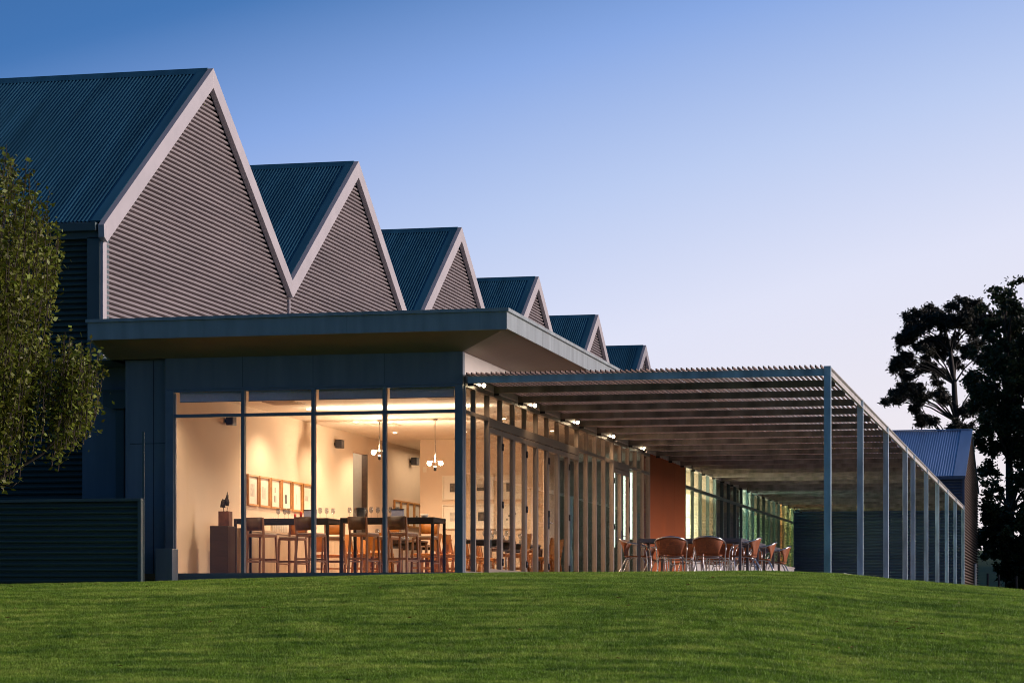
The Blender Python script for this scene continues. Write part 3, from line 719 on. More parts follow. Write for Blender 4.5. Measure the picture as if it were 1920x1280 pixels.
so_ = sc.build('bird_sculpture', M['bronze']); so_.location = (-5.17, 3.15, 1.166); tag(so_, 'small dark bronze bird sculpture with raised head, standing on the rusted block', 'sculpture')
# credenza
cr = thing('sideboard', 'long low pale timber sideboard along the left interior wall', 'sideboard', (-5.46, 8.6, 0))
piece('top', M['credenza'], cr, -.27,.27,-4.5,4.5,.86,.90); piece('kickboard', M['oak'], cr, -.22,.20,-4.4,4.4,0,.06)
for k in range(9): piece('door_panel', M['credenza'], cr, .232,.25,-4.5+k+.006,-3.5+k-.006,.07,.85)
piece('carcass', M['credenza'], cr, -.27,.23,-4.5,4.5,.061,.859)
# high tables
def high_table(x0, x1, label):
    y0, y1 = 3.75, 4.65
    t_ = thing('high_table', label, 'bar table', ((x0+x1)/2, (y0+y1)/2, 0), 0, 'high tables by the front windows')
    w = (x1-x0)/2; d = (y1-y0)/2
    piece('tabletop', M['black'], t_, -w,w,-d,d,1.03,1.055)
    ap = MB(); ap.box(-w+.05,w-.05,-d+.01,-d+.03,.965,1.029); ap.box(-w+.05,w-.05,d-.03,d-.01,.965,1.029); ap.box(-w+.01,-w+.03,-d+.05,d-.05,.965,1.029); ap.box(w-.03,w-.01,-d+.05,d-.05,.965,1.029)
    ap.build('apron', M['black'], t_)
    for sx_ in (-1,1):
        for sy in (-1,1):
            a = sx_*(w-.025); b = sy*(d-.025); piece('leg', M['black'], t_, a-.024,a+.024,b-.024,b+.024,0,1.029)
high_table(-5.22, -3.42, 'black high table on the left, with small candles and a blue card box on it')
high_table(-3.20, -1.46, 'black high table on the right, with an ice bucket and a row of wine glasses')
# stools
def make_stool(mb_, ml, mseat):
    s = thing('bar_stool', '', 'bar stool')
    MB().box(-.19,.19,-.19,.20,.70,.735).build('seat_frame', mb_, s, .004); MB().box(-.185,.185,-.17,.195,.736,.765).build('seat', mseat, s, .01)
    for sx_ in (-1,1):
        MB().bar((sx_*.20,.20,0),(sx_*.175,.18,.70),.034,.034).build('leg', mb_, s)
        b = MB(); b.bar((sx_*.20,-.23,0),(sx_*.175,-.19,.70),.034,.038); b.bar((sx_*.175,-.19,.70),(sx_*.185,-.235,1.04),.030,.034); b.build('leg', mb_, s)
        MB().bar((sx_*.19,.19,.26),(sx_*.19,-.21,.26),.018,.03).build('stretcher', mb_, s)
    for y, z in ((.192,.30),(-.215,.30)): MB().bar((-.18,y,z),(.18,y,z),.018,.034).build('stretcher', mb_, s)
    vs = []
    for zz, wd in ((.81,.155),(.93,.165),(1.045,.178)):
        for u in (-1,-.5,0,.5,1):
            yy = -.195-(zz-.70)*.13-.018*(1-u*u); vs.append((u*wd, yy, zz))
    for v in list(vs): vs.append((v[0], v[1]-.028, v[2]))
    fs = []
    for r0 in range(2):
        for c0 in range(4):
            i = r0*5+c0; fs += [(i,i+1,i+6,i+5), (i+15,i+20,i+21,i+16)]
    for c0 in range(4): fs += [(c0,c0+15,c0+16,c0+1),(10+c0,11+c0,26+c0,25+c0)]
    for r0 in range(2): fs += [(r0*5,r0*5+5,r0*5+20,r0*5+15),(r0*5+4,r0*5+19,r0*5+24,r0*5+9)]
    MB().add(vs, fs, True).build('backrest', ml, s)
    return s
st0 = make_stool(M['wood_stool'], M['leather_dark'], M['leather_pale'])
near = [(-4.50,3.22,-18,'dark bar stool nearest the sculpture cabinet, near side of the left high table'), (-3.58,3.22,-20,'dark bar stool on the near side of the left table, right of the wall-print row'),
        (-2.60,3.25,-17,'dark bar stool on the near side of the right table, left of its middle'), (-1.88,3.25,-15,'dark bar stool on the near side of the right table, closest to the corner post')]
for i, (x, y, a, lab) in enumerate(near): place(st0, i, (x, y, 0), R(a), lab, 'bar stools at the high tables')
st1 = make_stool(M['wood_stool'], M['leather_tan'], M['leather_pale'])
far = [(-4.55,5.15,168,'tan-backed bar stool on the far side, first from the cabinet'), (-3.75,5.15,190,'tan-backed bar stool on the far side of the left table, second one'),
       (-2.72,5.15,172,'tan-backed bar stool on the far side, below the row of glasses'), (-1.98,5.15,175,'tan-backed bar stool on the far side, at the right end of the high tables')]
for i, (x, y, a, lab) in enumerate(far): place(st1, i, (x, y, 0), R(a), lab, 'bar stools at the high tables')
# wine glasses etc.
def make_glass():
    g_ = MB(); g_.lathe([(0,.0),(.034,.002),(.034,.004),(.005,.008),(.0045,.085),(.012,.095),(.032,.115),(.039,.145),(.036,.18),(.029,.205),(.028,.205),(.035,.18),(.037,.145),(.030,.117),(.0,.098)], 12)
    o = g_.build('wine_glass', M['stem']); return tag(o, '', 'wine glass')
gl0 = make_glass(); n_gl = 0
def glasses(pts, label, group):
    global n_gl
    for (x, y, z) in pts:
        o = gl0 if n_gl == 0 else gl0.copy()
        if n_gl: COL.objects.link(o)
        o.location = (x, y, z); o['label'] = label; o['group'] = group; n_gl += 1
rg = random.Random(5)
glasses([(-3.72+.085*i+rg.uniform(-.015,.015), 4.2+.12*(i%3), 1.056) for i in range(3)], 'wine glass in the cluster at the right end of the left high table', 'glasses at the right end of the left high table')
glasses([(-3.15+.09*i+rg.uniform(-.01,.01), 4.15+.13*(i%2), 1.056) for i in range(4)], 'wine glass at the left end of the right high table, beside the ice bucket', 'glasses left of the ice bucket')
glasses([(-2.72+.085*i+rg.uniform(-.01,.01), 4.1+.11*(i%3), 1.056) for i in range(7)], 'wine glass in the row right of the ice bucket', 'glasses right of the ice bucket')
glasses([(-4.55+.1*i, 4.3+.08*(i%2), 1.056) for i in range(3)], 'wine glass among the red candles on the left high table', 'glasses among the red candles')
ib = thing('ice_bucket', 'polished steel ice bucket on the right high table', 'ice bucket', (-2.93, 4.15, 1.056))
MB().lathe([(0,0),(.07,0),(.10,.19),(.104,.19),(.104,.195),(.095,.195),(.066,.008),(0,.008)], 20).build('bucket', M['chrome'], ib)
MB().tube([(.10,0,.17),(.13,0,.15),(.125,0,.08),(.09,0,.07)], .006, 6).build('handle', M['chrome'], ib)
for x, lab in ((-4.16,'short red candle left of the other on the left high table'), (-4.05,'tall red candle beside the blue card box')):
    c_ = MB(); c_.lathe([(0,0),(.022,0),(.022,.09 if x < -4.1 else .13),(0,.09 if x < -4.1 else .13)], 12); c_.tube([(0,0,.09),(0,0,.10 if x < -4.1 else .14)],.002,5)
    o = c_.build('candle', M['red']); o.location = (x, 4.1, 1.056); tag(o, lab, 'candle', 'red candles')
for x, y, lab in ((-3.87,4.1,'pale blue card box on the left high table'), (-2.22,4.1,'pale blue card box behind the third window mullion')):
    t_ = thing('card_box', lab, 'box', (x, y, 1.056), R(8), 'card boxes'); piece('box_body', M['blue_card'], t_, -.11,.11,-.05,.05,0,.15); piece('lid', M['cabinet'], t_, -.115,.115,-.055,.055,.151,.165)
bw = MB(); bw.lathe([(0,0),(.05,0),(.075,.07),(.07,.07),(.045,.01),(0,.01)], 16); o = bw.build('white_bowl', M['white_frame']); o.location = (-1.72, 4.1, 1.056); tag(o, 'small white bowl near the right end of the right high table', 'bowl')
# bottles on the sideboard
for k in range(9):
    b = MB(); b.lathe([(0,0),(.036,0),(.037,.18),(.013,.24),(.013,.30),(0,.30)], 10)
    if k == 0: b0 = b.build('bottle', M['paper']); o = b0
    else: o = b0.copy(); COL.objects.link(o)
    o.location = (-5.42, 6.6+.11*k, .901); tag(o, 'small pale bottle in the row standing on the sideboard', 'bottle', 'bottles in the row on the sideboard')
# dining tables and chairs
def dining_table(x, y, lab, w=.85, d=1.5):
    t_ = thing('dining_table', lab, 'dining table', (x, y, 0), 0, 'dining tables')
    MB().box(-w/2,w/2,-d/2,d/2,.72,.745).build('tabletop', M['tabletop'], t_, .004); ap = MB()
    ap.box(-w/2+.04,w/2-.04,-d/2+.02,-d/2+.04,.66,.719); ap.box(-w/2+.04,w/2-.04,d/2-.04,d/2-.02,.66,.719); ap.build('apron', M['black'], t_)
    for a in (-1,1):
        for b in (-1,1): piece('leg', M['tableleg'], t_, a*(w/2-.03)-.022,a*(w/2-.03)+.022,b*(d/2-.03)-.022,b*(d/2-.03)+.022,0,.719)
dt = [(-3.0,6.9,'dining table just behind the high tables, left of the corner post'), (-1.35,7.4,'dining table beside the folding doors, nearest the corner'), (-3.6,10.2,'dining table at the left in the middle of the room'),
      (-1.45,10.2,'dining table beside the folding doors, second from the corner'), (-2.0,13.0,'dining table in front of the white-framed pictures')]
for x, y, lab in dt: dining_table(x, y, lab)
def make_dchair():
    s = thing('dining_chair', '', 'dining chair')
    MB().box(-.21,.21,-.20,.22,.415,.44).build('seat_frame', M['wood_tan'], s, .004); MB().box(-.205,.205,-.18,.215,.441,.475).build('seat', M['leather_tan'], s, .01)
    for sx_ in (-1,1):
        MB().bar((sx_*.20,.20,0),(sx_*.19,.19,.415),.036,.036).build('leg', M['wood_tan'], s)
        b = MB(); b.bar((sx_*.20,-.24,0),(sx_*.19,-.19,.42),.036,.04); b.bar((sx_*.19,-.19,.42),(sx_*.19,-.27,.86),.030,.036); b.build('leg', M['wood_tan'], s)
        MB().bar((sx_*.195,.19,.2),(sx_*.195,-.21,.2),.018,.03).build('stretcher', M['wood_tan'], s)
    b = MB(); b.add([(x, y-dd, z) for dd in (0,.025) for (x,y,z) in ((-.172,-.20,.52),(.172,-.20,.52),(.172,-.262,.85),(-.172,-.262,.85))], [(0,1,2,3),(7,6,5,4),(0,4,5,1),(1,5,6,2),(2,6,7,3),(3,7,4,0)]); b.build('backrest', M['leather_tan'], s)
    return s
dc0 = make_dchair(); k = 0
rel = [(-.68,-.38,-90,'left side, front place'),(-.68,.38,-90,'left side, rear place'),(.68,-.38,90,'right side, front place'),(.68,.38,90,'right side, rear place')]
tn_ = ['of the dining table behind the high tables','of the dining table nearest the corner post','of the left dining table in mid-room','of the second dining table along the doors','of the dining table before the back wall']
rc_ = random.Random(3)
for j, (x, y, lab) in enumerate(dt):
    for dx, dy, a, w_ in rel:
        place(dc0, k, (x+dx*.95, y+dy, 0), R(a+rc_.uniform(-9,9)), 'tan dining chair, '+w_+' '+tn_[j], 'tan dining chairs'); k += 1
    glasses([(x+rg.uniform(-.3,.3), y+rg.uniform(-.65,.65), .746) for _ in range(7)], 'wine glass on the '+tn_[j][7:], 'glasses on the '+tn_[j][7:])
place(dc0, k, (-3.05, 5.95, 0), R(5), 'tan dining chair seen from behind at the near end of a dining table', 'tan dining chairs')
place(dc0, k, (-4.4, 6.9, 0), R(-30), 'tan leather dining chair standing apart near the sideboard', 'tan dining chairs')
# switch on the back wall, door handle plate
sw = MB().box(-.04,.04,-.012,0,-.06,.06).build('light_switch', M['white_frame']); sw.location = (-4.70, BY-.001, 2.62); tag(sw, 'small white wall sensor near the left edge of the back wall', 'sensor')
# reception beyond: fluorescent tubes
for (x, y, z0, z1, lab) in ((-1.50,22.0,1.01,3.10,'tall vertical fluorescent tube left of the double door'), (-1.24,22.05,1.2,2.95,'tall vertical fluorescent tube seen through the left leaf of the double door'), (-1.08,22.1,1.21,2.88,'tall vertical fluorescent tube seen through the right leaf of the double door')):
    t_ = thing('fluorescent_tube', lab, 'light tube', (x, y, z0), 0, 'vertical fluorescent tubes')
    MB().tube([(0,0,0),(0,0,z1-z0)], .028, 10).build('tube', M['tube_light'], t_); piece('end_cap', M['white_frame'], t_, -.05,.05,-.05,.05,z1-z0,z1-z0+.04)
lamp('AREA', 'reception_light', (-1.6, 21.4, 3.2), 20, (.85,1,.78), None, 2.0, (0,0,-1), size_y=3)
lamp('AREA', 'far_room_light', (-4.9, 18.0, 3.2), 40, WARM, None, .8, (0,0,-1), size_y=3)
lamp('POINT', 'corridor_light', (WX-.5, 13.7, 3.0), 40, WARM, None, .1)
lamp('SPOT', 'pane_wash', (WX+.9, 1.3, CZ-.04), 170, WARM, None, .05, (0,0,-1), spot=R(150))

# ------------------------------------------------------------------ terrace furniture
def terrace_table(x, y, lab):
    w, d = 1.93, 1.1
    t_ = thing('terrace_table', lab, 'table', (x, y, -.03), 0, 'terrace tables')
    MB().box(-w/2,w/2,-d/2,d/2,.715,.74).build('tabletop', M['tabletop'], t_, .004)
    r2 = MB(); r2.box(-w/2+.05,w/2-.05,-d/2+.004,-d/2+.03,.672,.714); r2.box(-w/2+.05,w/2-.05,d/2-.03,d/2-.004,.672,.714); r2.box(-w/2+.004,-w/2+.03,-d/2+.05,d/2-.05,.672,.714); r2.box(w/2-.03,w/2-.004,-d/2+.05,d/2-.05,.672,.714); r2.build('rail', M['tabletop'], t_)
    for a in (-1,1):
        for b in (-1,1): piece('leg', M['tableleg'], t_, a*(w/2-.028)-.024,a*(w/2-.028)+.024,b*(d/2-.028)-.024,b*(d/2-.028)+.024,0,.714)
tt = [(2.83, 6.45, 'long grey terrace table nearest the lawn'), (2.80, 9.3, 'long grey terrace table in the middle of the terrace'), (2.75, 12.3, 'long grey terrace table farthest from the lawn')]
for a in tt: terrace_table(*a)
def make_bistro():
    s = thing('bistro_chair', '', 'bistro chair')
    half = [(.285,.20,.585),(.292,.12,.635),(.295,0,.655),(.285,-.12,.675),(.24,-.23,.71),(.13,-.295,.745),(0,-.315,.755)]
    rim = [(-x,y,z) for x,y,z in half] + [half[i] for i in range(len(half)-2,-1,-1)]
    MB().tube(rim, .0135, 8).build('arm_rail', M['alu'], s)
    for sx_ in (-1,1):
        MB().tube([(sx_*.285,.20,.585),(sx_*.278,.225,.50),(sx_*.262,.245,.25),(sx_*.25,.26,0)], .0125, 8).build('leg', M['alu'], s)
        MB().tube([(sx_*.20,-.10,.41),(sx_*.21,-.16,.385),(sx_*.235,-.29,.12),(sx_*.24,-.34,0)], .0125, 8).build('leg', M['alu'], s)
        MB().tube([(sx_*.27,.20,.30),(sx_*.205,.14,.41),(sx_*.20,-.10,.41)], .010, 6).build('brace', M['alu'], s)
    MB().tube([(-.205,-.17,.372),(.205,-.17,.372)], .010, 6).build('seat_rail', M['alu'], s)
    MB().tube([(-.205,.14,.405),(.205,.14,.405)], .010, 6).build('seat_rail', M['alu'], s)
    # seat and back shells in wicker
    vs = []; fs = []
    nu, nv = 9, 6
    for j in range(nv):
        for i in range(nu):
            u = -1+2*i/(nu-1); v = j/(nv-1)
            w = .225-.02*(v-.5)**2; vs.append((u*w, -.19+.41*v, .43-.012*(1-u*u)+.008*v))
    for j in range(nv-1):
        for i in range(nu-1): q = j*nu+i; fs.append((q,q+1,q+nu+1,q+nu))
    a = MB().add(vs, fs, True).build('seat', M['wicker'], s); so_m = a.modifiers.new('thick','SOLIDIFY'); so_m.thickness = .022
    vs = []; fs = []; nu, nv = 13, 8
    for j in range(nv):
        v = j/(nv-1)
        for i in range(nu):
            u = -1+2*i/(nu-1); ang = u*(.62+.62*v)
            wx = .20+.065*v+.02*v*v; dep = .03+.25*v
            x = math.sin(ang)/math.sin(.62+.62*v)*wx; y = -.20-.11*v + dep*(1-math.cos(ang)); z = .43 + (.315-.075*(abs(u)**2.2))*v
            vs.append((x, y, z))
    for j in range(nv-1):
        for i in range(nu-1): q = j*nu+i; fs.append((q,q+1,q+nu+1,q+nu))
    a = MB().add(vs, fs, True).build('backrest', M['wicker'], s); so_m = a.modifiers.new('thick','SOLIDIFY'); so_m.thickness = .014
    return s
bc0 = make_bistro(); k = 0
bl_ = [('near left seat','near right seat','left end seat','right end seat','far left seat','far right seat')][0]
tl = ['of the terrace table nearest the lawn','of the middle terrace table','of the farthest terrace table']
rb = random.Random(11)
for j, (x, y, _) in enumerate(tt):
    for q, (dx, dy, a) in enumerate(((-.29,-.84,0),(.41,-.84,0),(-1.06,0,-90),(.93,.05,90),(-.36,.84,180),(.36,.84,180))):
        place(bc0, k, (x+dx+rb.uniform(-.03,.03), y+dy+rb.uniform(-.03,.03), -.03), R(a+rb.uniform(-7,7)), 'wicker bistro chair, '+bl_[q]+' '+tl[j], 'wicker bistro chairs on the terrace'); k += 1

# ------------------------------------------------------------------ low corrugated fence at left
fn = thing('corrugated_fence', 'low dark corrugated metal fence in front of the hall, left of the glazing', 'fence', (-5.1,-1.2,0))
def fp(o): o.location = (5.1, 1.2, 0); return o
fp(corr_wall(MB(), 'y', -1.2, -1, -.45, 1.15, lambda z: (-20, -5.14), .093).build('fence_sheet', M['clad_dark'], fn))
fp(MB().box(-20,-5.14,-1.16,-1.12,-.45,1.15).build('fence_backing', M['clad_dark'], fn))
fp(MB().box(-20,-5.08,-1.245,-1.13,1.151,1.20).build('top_rail', M['trim_dark'], fn, .004))
fp(MB().box(-5.135,-5.08,-1.245,-1.13,-.45,1.15).build('end_post', M['trim_dark'], fn))
fp(MB().box(-5.15,-5.118,-1.0,-.985,-.4,2.30).build('tall_post', M['trim_dark'], fn))
bx = MB().box(-.15,.15,-.14,.14,-.35,.40).build('service_box', M['header'], None, .006); bx.location = (-4.98-.02,-.62,0); tag(bx, 'low dark service box between the corrugated fence end and the glazing', 'box')
bx.location = (-5.0+.01, -.3, 0)

# ------------------------------------------------------------------ far shed
sh = thing('corrugated_shed', 'corrugated shed closing the end of the terrace, with a pale blue metal roof', 'shed', (5.93, 51.6, 0))
def shp(o): o.location = (-5.93,-51.6,0); return o
Y0, YA, Y1 = 51.6, 58.0, 66.0; ZE, ZA = 4.36, 6.44
shp(corr_wall(MB(), 'y', Y0, -1, -.6, ZE-.1, lambda z: (-7.0, 5.86), .11).build('front_wall', M['shed_front'], sh))
def sspan(z): 
    return (Y0 if z < ZE-.05 else Y0+(z-ZE+.05)/(ZA-ZE)*(YA-Y0), Y1 if z < ZE-.05 else Y1-(z-ZE+.05)/(ZA-ZE)*(Y1-YA))
shp(corr_wall(MB(), 'x', 5.93, 1, -.8, ZA-.08, sspan, .11).build('gable_wall', M['shed_side'], sh))
shp(MB().box(5.86,5.955,Y0-.03,Y0+.05,-.8,ZE-.1).build('corner_trim', M['shed_front'], sh))
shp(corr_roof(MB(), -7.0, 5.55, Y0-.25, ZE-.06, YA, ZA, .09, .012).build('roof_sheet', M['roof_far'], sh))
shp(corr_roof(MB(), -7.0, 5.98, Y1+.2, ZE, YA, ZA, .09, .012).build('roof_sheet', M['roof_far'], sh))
b = MB(); b.add([(5.56,Y0-.25,ZE-.04),(6.0,Y0-.25,ZE-.04),(6.0,YA,ZA+.03),(5.56,YA,ZA+.03),(5.56,Y0-.25,ZE-.075),(6.0,Y0-.25,ZE-.075),(6.0,YA,ZA-.01),(5.56,YA,ZA-.01)], [(0,1,2,3),(7,6,5,4),(0,4,5,1),(1,5,6,2),(2,6,7,3),(3,7,4,0)])
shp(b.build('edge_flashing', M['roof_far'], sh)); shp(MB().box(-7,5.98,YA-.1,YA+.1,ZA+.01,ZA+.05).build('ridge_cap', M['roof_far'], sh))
shp(MB().box(-7,5.99,Y0-.34,Y0-.251,ZE-.16,ZE-.04).build('gutter', M['shed_front'], sh))
shp(MB().tube([(6.02,60.2,-.8),(6.02,60.2,1.35)], .05, 8).build('downpipe', M['white_frame'], sh))

# ------------------------------------------------------------------ trees
def leaves_mesh(name, P, size, m, parent, seed=1, aspect=.6, droop=0.0):
    r = np.random.default_rng(seed); n = len(P); P = np.asarray(P)
    d = r.normal(size=(n,3)); d[:,2] = d[:,2]*.7 - droop; d /= np.linalg.norm(d,axis=1)[:,None]
    q = r.normal(size=(n,3)); s = np.cross(d,q); s /= np.linalg.norm(s,axis=1)[:,None]; nn = np.cross(d,s)
    L_ = (size*r.uniform(.65,1.3,n))[:,None]
    v = np.stack([P, P+d*L_*.5+s*L_*aspect*.5+nn*L_*.06, P+d*L_, P+d*L_*.5-s*L_*aspect*.5+nn*L_*.06], 1).reshape(-1,3)
    me = bpy.data.meshes.new(name); me.vertices.add(4*n); me.vertices.foreach_set('co', v.ravel())
    me.loops.add(4*n); me.loops.foreach_set('vertex_index', np.arange(4*n)); me.polygons.add(n)
    me.polygons.foreach_set('loop_start', np.arange(0,4*n,4)); me.polygons.foreach_set('loop_total', np.full(n,4)); me.update()
    me.materials.append(m); o = bpy.data.objects.new(name, me); COL.objects.link(o); o.parent = parent
    return o
cx_, cy_, hz_, f_ = 9.64, -39.24, -.713, 4650.0
th_ = math.atan(1045/4650)
def view(px, py, D, off=0.0):      # a place D metres ahead, measured from the survey of the photograph
    a = (px-960)/f_*D; return Vector((cx_-math.sin(th_)*(D+off)+math.cos(th_)*a, cy_+math.cos(th_)*(D+off)+math.sin(th_)*a, hz_+(1154-py)/f_*D))
# pear tree: upright shoots carrying leaves
base = view(-235, 1120, 30.0); base.z = ground_h(base.x, base.y)-.05
pt = thing('pear_tree', 'leafy green pear tree with upright shoots at the left edge before the dark wall', 'tree', base)
rt = random.Random(21)
prof = [(.75,.5),(1.0,1.55),(1.3,1.95),(1.7,2.15),(2.2,2.15),(2.8,2.15),(3.3,2.20),(3.8,2.22),(4.2,2.08),(4.5,1.85),(4.9,1.70),(5.3,1.0),(5.7,.3)]   # height, crown radius
axis_x = -235/155.0
zb = base.z
rv_ = Vector((math.cos(th_), math.sin(th_), 0)); fv_ = Vector((-math.sin(th_), math.cos(th_), 0))
tw = MB(); LP = []
def shoot(p, length, lean, dens=1.0):
    d = Vector((lean[0], lean[1], 1)).normalized(); pts = [p.copy()]; q = p.copy(); n = max(3, int(length/.12))
    for i in range(n):
        d = (d + Vector((rt.uniform(-.1,.1), rt.uniform(-.1,.1), .08))).normalized(); q = q + d*length/n; pts.append(q.copy())
    tw.tube(pts, .007, 4, .0025, close=False)
    m_ = int(length*52*dens)
    for i in range(m_):
        t_ = rt.uniform(.0,1.02)*n; i0 = min(n-1,int(t_)); pp_ = pts[i0].lerp(pts[i0+1], min(1,t_-i0))
        rad = .075*(1.1-.7*t_/n)
        LP.append((pp_.x+rt.gauss(0,rad), pp_.y+rt.gauss(0,rad), pp_.z+rt.gauss(0,.03)))
O = Vector((base.x, base.y, 0))
trunk_top = Vector((0,0,5.2))
for i in range(2800):
    z = rt.uniform(.75, 4.7); rr = lerp_tab(prof, z); ph = rt.uniform(0, 2*math.pi)
    rad = rr*math.sqrt(rt.uniform(.12, 1))*.97; ln = rt.uniform(.35,.95)
    ztop = z+ln
    if ztop > 4.75 or lerp_tab(prof, ztop) < rad*.92: ln *= .55
    p = O + rv_*(rad*math.cos(ph)) + fv_*(rad*math.sin(ph)) + Vector((0,0,z-.35*ln))
    shoot(p, ln, ((rv_.x*math.cos(ph)+fv_.x*math.sin(ph))*.18, (rv_.y*math.cos(ph)+fv_.y*math.sin(ph))*.18))
# the lower right limb
lc = [(60,880),(90,860),(120,830),(150,800),(165,770)]
for i in range(230):
    px = rt.gauss(130, 26); py = rt.uniform(700, 880)
    if px > 183 or px > 187-(max(0,py-790))*.95 or px < 60: continue
    p = view(px, py, 30.0, rt.uniform(-.35,.35)); shoot(p, rt.uniform(.2,.5), (.1,.02), .85)
for px, py0, ln in ((133,740,.62),(166,770,.70),(152,760,.55),(115,740,.4),(180,780,.5),(172,800,.6),(58,395,.45),(44,360,.45),(5,330,.4),(90,440,.35),(105,470,.3)):
    shoot(view(px, py0, 30.0, rt.uniform(-.1,.1)), ln, (.03,0), 1.0)
limb = []
def rel_(v): return v - Vector(base)
br = MB()
br.tube([(base.x,base.y,base.z),(base.x+.02,base.y,1.0),(base.x-.02,base.y+.03,2.6),(base.x,base.y,4.6)], .11, 10, .03)
for i in range(26):
    ph = rt.uniform(0, 6.28); z0 = rt.uniform(.5,3.6); rr = lerp_tab(prof, min(5.2,z0+.9))*.8
    a = O+Vector((0,0,z0)); c_ = O + rv_*rr*math.cos(ph)+fv_*rr*math.sin(ph)+Vector((0,0,z0+rt.uniform(.5,1.1))); m_ = a.lerp(c_,.5)+Vector((0,0,-.1))
    br.tube([a,m_,c_], .035, 6, .008)
a = O+Vector((0,0,.62)); br.tube([a, view(-60,925,30), view(20,885,30), view(80,850,30), view(135,790,30)], .04, 6, .010)
br.tube([a, view(-40,905,30,.2), view(5,908,30,.2), view(22,912,30), view(32,905,30)], .018, 6, .004)
for o in (br.build('trunk', M['bark'], pt), tag(tw.build('twigs', M['bark'], pt), kind='stuff'), leaves_mesh('foliage', LP, .066, M['leaf'], pt, 3, .62, .08)):
    o.location = tuple(-c for c in base)
# gum tree (far, silhouetted)
def cluster(LPl, c, rx, ry, rz, n, hang=0.0):
    r = rng
    u = r.normal(size=(n,3)); u /= np.linalg.norm(u,axis=1)[:,None]; u *= (np.abs(r.normal(0,.62,n)))[:,None]
    P = u*np.array([rx,ry,rz]) + np.array([c.x,c.y,c.z])
    if hang: P[:,2] -= np.abs(r.normal(0,hang,n))
    LPl += P.tolist()
D = 190.0; s_ = D/f_
gb = view(1797, 1000, D); gb.z = 4.0
gt = thing('gum_tree', 'tall gum tree with a dark open canopy against the evening sky behind the shed', 'tree', gb)
tb = MB(); GP = []
trunk = [(1797,1010),(1798,940),(1796,860),(1792,790),(1789,720),(1782,660),(1770,610)]
TP = [view(x, y, D) for x, y in trunk]; tb.tube(TP, .40, 8, .10)
ends = [(1735,585,26,12),(1760,578,30,12),(1795,578,26,13),(1825,585,24,14),(1845,605,20,16),(1712,610,22,12),(1700,628,20,10),(1688,634,14,9),(1750,605,28,14),(1785,610,26,14),(1820,615,24,16),
        (1725,640,20,9),(1758,632,22,11),(1790,640,20,12),(1830,640,20,14),(1690,672,15,12),(1679,684,12,9),(1705,665,16,9),(1728,655,16,8),(1738,684,14,11),(1700,700,14,12),(1712,720,16,16),(1722,738,14,14),(1700,735,10,10),
        (1684,728,14,9),(1672,742,12,7),(1668,752,9,6),(1660,748,6,4),(1722,762,9,14),(1734,780,9,15),(1738,792,7,8),(1752,742,10,10),(1765,748,10,10),(1810,668,16,12),(1838,672,16,16),(1776,740,6,8),(1742,720,8,8),(1765,690,10,7),
        (1780,800,16,10),(1812,800,14,16),(1800,770,9,12),(1775,655,14,8),(1740,660,10,6),(1675,690,8,5),(1840,720,14,20),(1826,760,14,20)]
for x, y, rx, ry in ends:
    dpt = rng.uniform(-3.5, 3.5)
    c = view(x, y, D, dpt)
    # branch from the trunk to the clump, rising then spreading
    t0 = min(len(TP)-2, max(1, int((1010-(y+70))/60))); st = TP[t0]
    tb.tube([st, st.lerp(c,.35)+Vector((0,0,.5)), st.lerp(c,.7)+Vector((0,0,.5)), c], .075, 5, .022, close=False)
    for q in range(4):
        e2 = c+Vector((rng.uniform(-1,1)*rx*s_, rng.uniform(-1,1)*rx*s_, rng.uniform(-1,1)*ry*s_)); tb.tube([st.lerp(c,.75), e2], .04, 4, .015, close=False)
    nsub = max(4, int(rx*ry/13))
    for q in range(nsub):
        cc = c + Vector((rng.normal(0,.55)*rx*s_, rng.uniform(-1.2,1.2)*rx*s_, rng.normal(0,.5)*ry*s_))
        cluster(GP, cc, 8*s_, 9*s_, 4.5*s_, int(rng.uniform(60,190)), .15)
for o in (tb.build('trunk', M['bark_grey'], gt), leaves_mesh('foliage', GP, .26, M['leaf_gum'], gt, 5, .38, .6)): o.location = tuple(-c for c in gb)
# dark broad trees at the right
def right_tree(name, label, D, trunk, ends, leaf, size, dens, spread=2.5, m='leaf_dark'):
    s_ = D/f_; b0_ = view(trunk[0][0], trunk[0][1], D); b0_.z = ground_h(b0_.x, b0_.y)-.1
    T = thing(name, label, 'tree', b0_); tb = MB(); GP = []
    TP = [Vector(b0_)]+[view(x, y, D) for x, y in trunk[1:]]; tb.tube(TP, .22*D/110, 8, .05)
    for x, y, rx, ry in ends:
        c = view(x, y, D, rng.uniform(-spread, spread)); st = min(TP[1:], key=lambda p: (p-c).length+ (4 if p.z > c.z-.5 else 0))
        tb.tube([st, st.lerp(c,.5)+Vector((0,0,.3)), c], .09, 5, .02, close=False)
        for q in range(max(3, int(rx*ry/20))):
            cc = c + Vector((rng.normal(0,.65)*rx*s_, rng.uniform(-1,1)*rx*s_, rng.normal(0,.65)*ry*s_))
            cluster(GP, cc, 10.5*s_, 14*s_, 9*s_, int(dens*rng.uniform(.15,1.1)))
    for o in (tb.build('trunk', M['bark'], T), leaves_mesh('foliage', GP, size, M[m], T, 9, .6, .2)): o.location = tuple(-c for c in b0_)
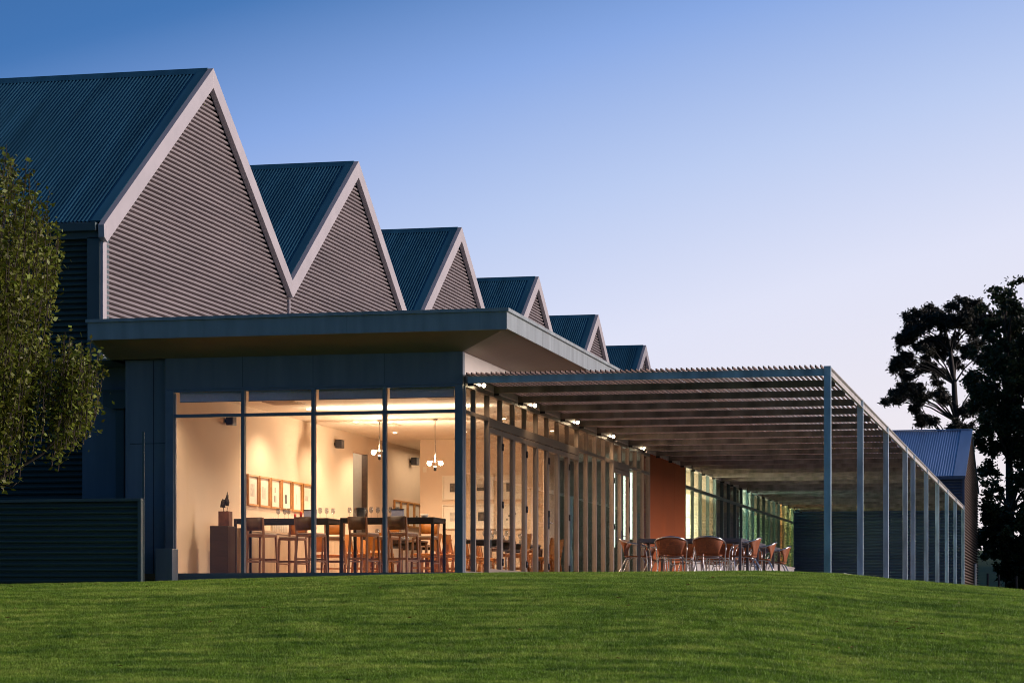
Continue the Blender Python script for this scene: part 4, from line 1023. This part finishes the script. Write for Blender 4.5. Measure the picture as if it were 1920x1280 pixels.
E1 = [(1872,560,14,12),(1888,541,8,7),(1868,548,8,8),(1848,570,8,7),(1880,585,16,14),(1912,570,14,12),(1925,590,20,22),(1862,610,16,16),(1900,615,22,20),(1860,650,20,20),(1895,660,28,24),(1925,650,24,26),
      (1850,700,22,26),(1885,715,30,28),(1925,715,26,30),(1840,755,20,24),(1872,775,28,26),(1915,775,30,28),(1830,795,14,12),(1850,830,18,20),(1890,840,30,24),(1930,840,26,28),(1975,700,40,60),(1980,820,40,60),(1965,600,30,36),(2040,750,40,80),
      (1862,880,16,16),(1845,800,16,18),(1905,560,14,14),(1918,640,18,22),(1870,690,20,20),(1905,745,22,22),(1860,745,20,20),(1895,800,24,20),(1925,780,20,24),(1925,1000,14,20),(1900,905,22,18),(1935,910,18,22),(1985,920,40,40)]
right_tree('poplar_tree', 'tall dark broadleaf tree at the right edge with a ragged top', 112, [(1893,1090),(1894,960),(1892,860),(1890,760),(1888,660),(1885,580)], E1, None, .17, 105)
E2 = [(1850,960,16,18),(1875,985,22,22),(1905,975,24,22),(1935,990,24,24),(1850,1000,12,14),(1868,1030,16,14),(1895,1030,20,20),(1925,1040,24,26),(1985,1000,40,50),(1905,1070,20,20),(1930,1090,20,16),(1900,1090,14,10),(1960,1080,30,30),(1847,925,9,16),(1846,960,9,14),(1850,1015,12,12),(1870,1005,14,12)]
right_tree('low_dark_tree', 'low dark bushy tree under the tall one at the right edge, beyond the shed', 104, [(1925,1110),(1922,1060),(1918,1000)], E2, None, .17, 190, 2.0)
# fence posts in the far field
for k, x in enumerate((1852, 1873, 1906)):
    p = view(x, 1095, 98); zt = p.z
    o = MB().tube([(0,0,-1.2),(0,0,1.35)], .05, 8, .045).build('fence_post', M['bark_grey']); o.location = (p.x, p.y, ground_h(p.x,p.y)+.0)
    tag(o, ['thin field fence post just right of the shed wall','thin field fence post in the grassy gap under the trees','thin field fence post at the far right beneath the dark tree'][k], 'fence post', 'field fence posts')

# belt of trees to the right of the hall's far end, mirrored in the side glazing
rw = np.random.default_rng(4); WP = []
for q in range(150):
    y = rw.uniform(62, 210); x = 15+rw.uniform(0,26)+(y-60)*.12; h = rw.uniform(15, 24); w_ = rw.uniform(3,5)
    n = 620; u = rw.normal(size=(n,3)); u /= np.linalg.norm(u,axis=1)[:,None]; u *= (rw.uniform(0,1,n)**.4)[:,None]
    WP += (u*np.array([w_,w_,h*.53])+np.array([x,y,h*.5-1.0])).tolist()
wood = leaves_mesh('distant_wood', WP, 1.0, M['leaf_dark'], None, 8, .7); tag(wood, 'dark belt of trees beyond the right side of the lawn', 'wood', kind='stuff')

# a few fallen leaves on the lawn
fl = MB(); rf = random.Random(9)
for i in range(70):
    y = rf.uniform(-16, -1.5); x = rf.uniform(-7, 9); z = ground_h(x, y)+.035; a = rf.uniform(0, 6.28); q = .035
    c_, n_ = math.cos(a)*q, math.sin(a)*q
    fl.add([(x-c_,y-n_,z),(x+n_*.5,y-c_*.5,z+.012),(x+c_,y+n_,z+.004),(x-n_*.5,y+c_*.5,z+.014)], [(0,1,2,3)])
tag(fl.build('fallen_leaves', mat('dry_leaf', (.25,.06,.02), .7, 0, .3, 9)), 'small red-brown fallen leaves scattered over the mown lawn', 'leaves', kind='stuff')
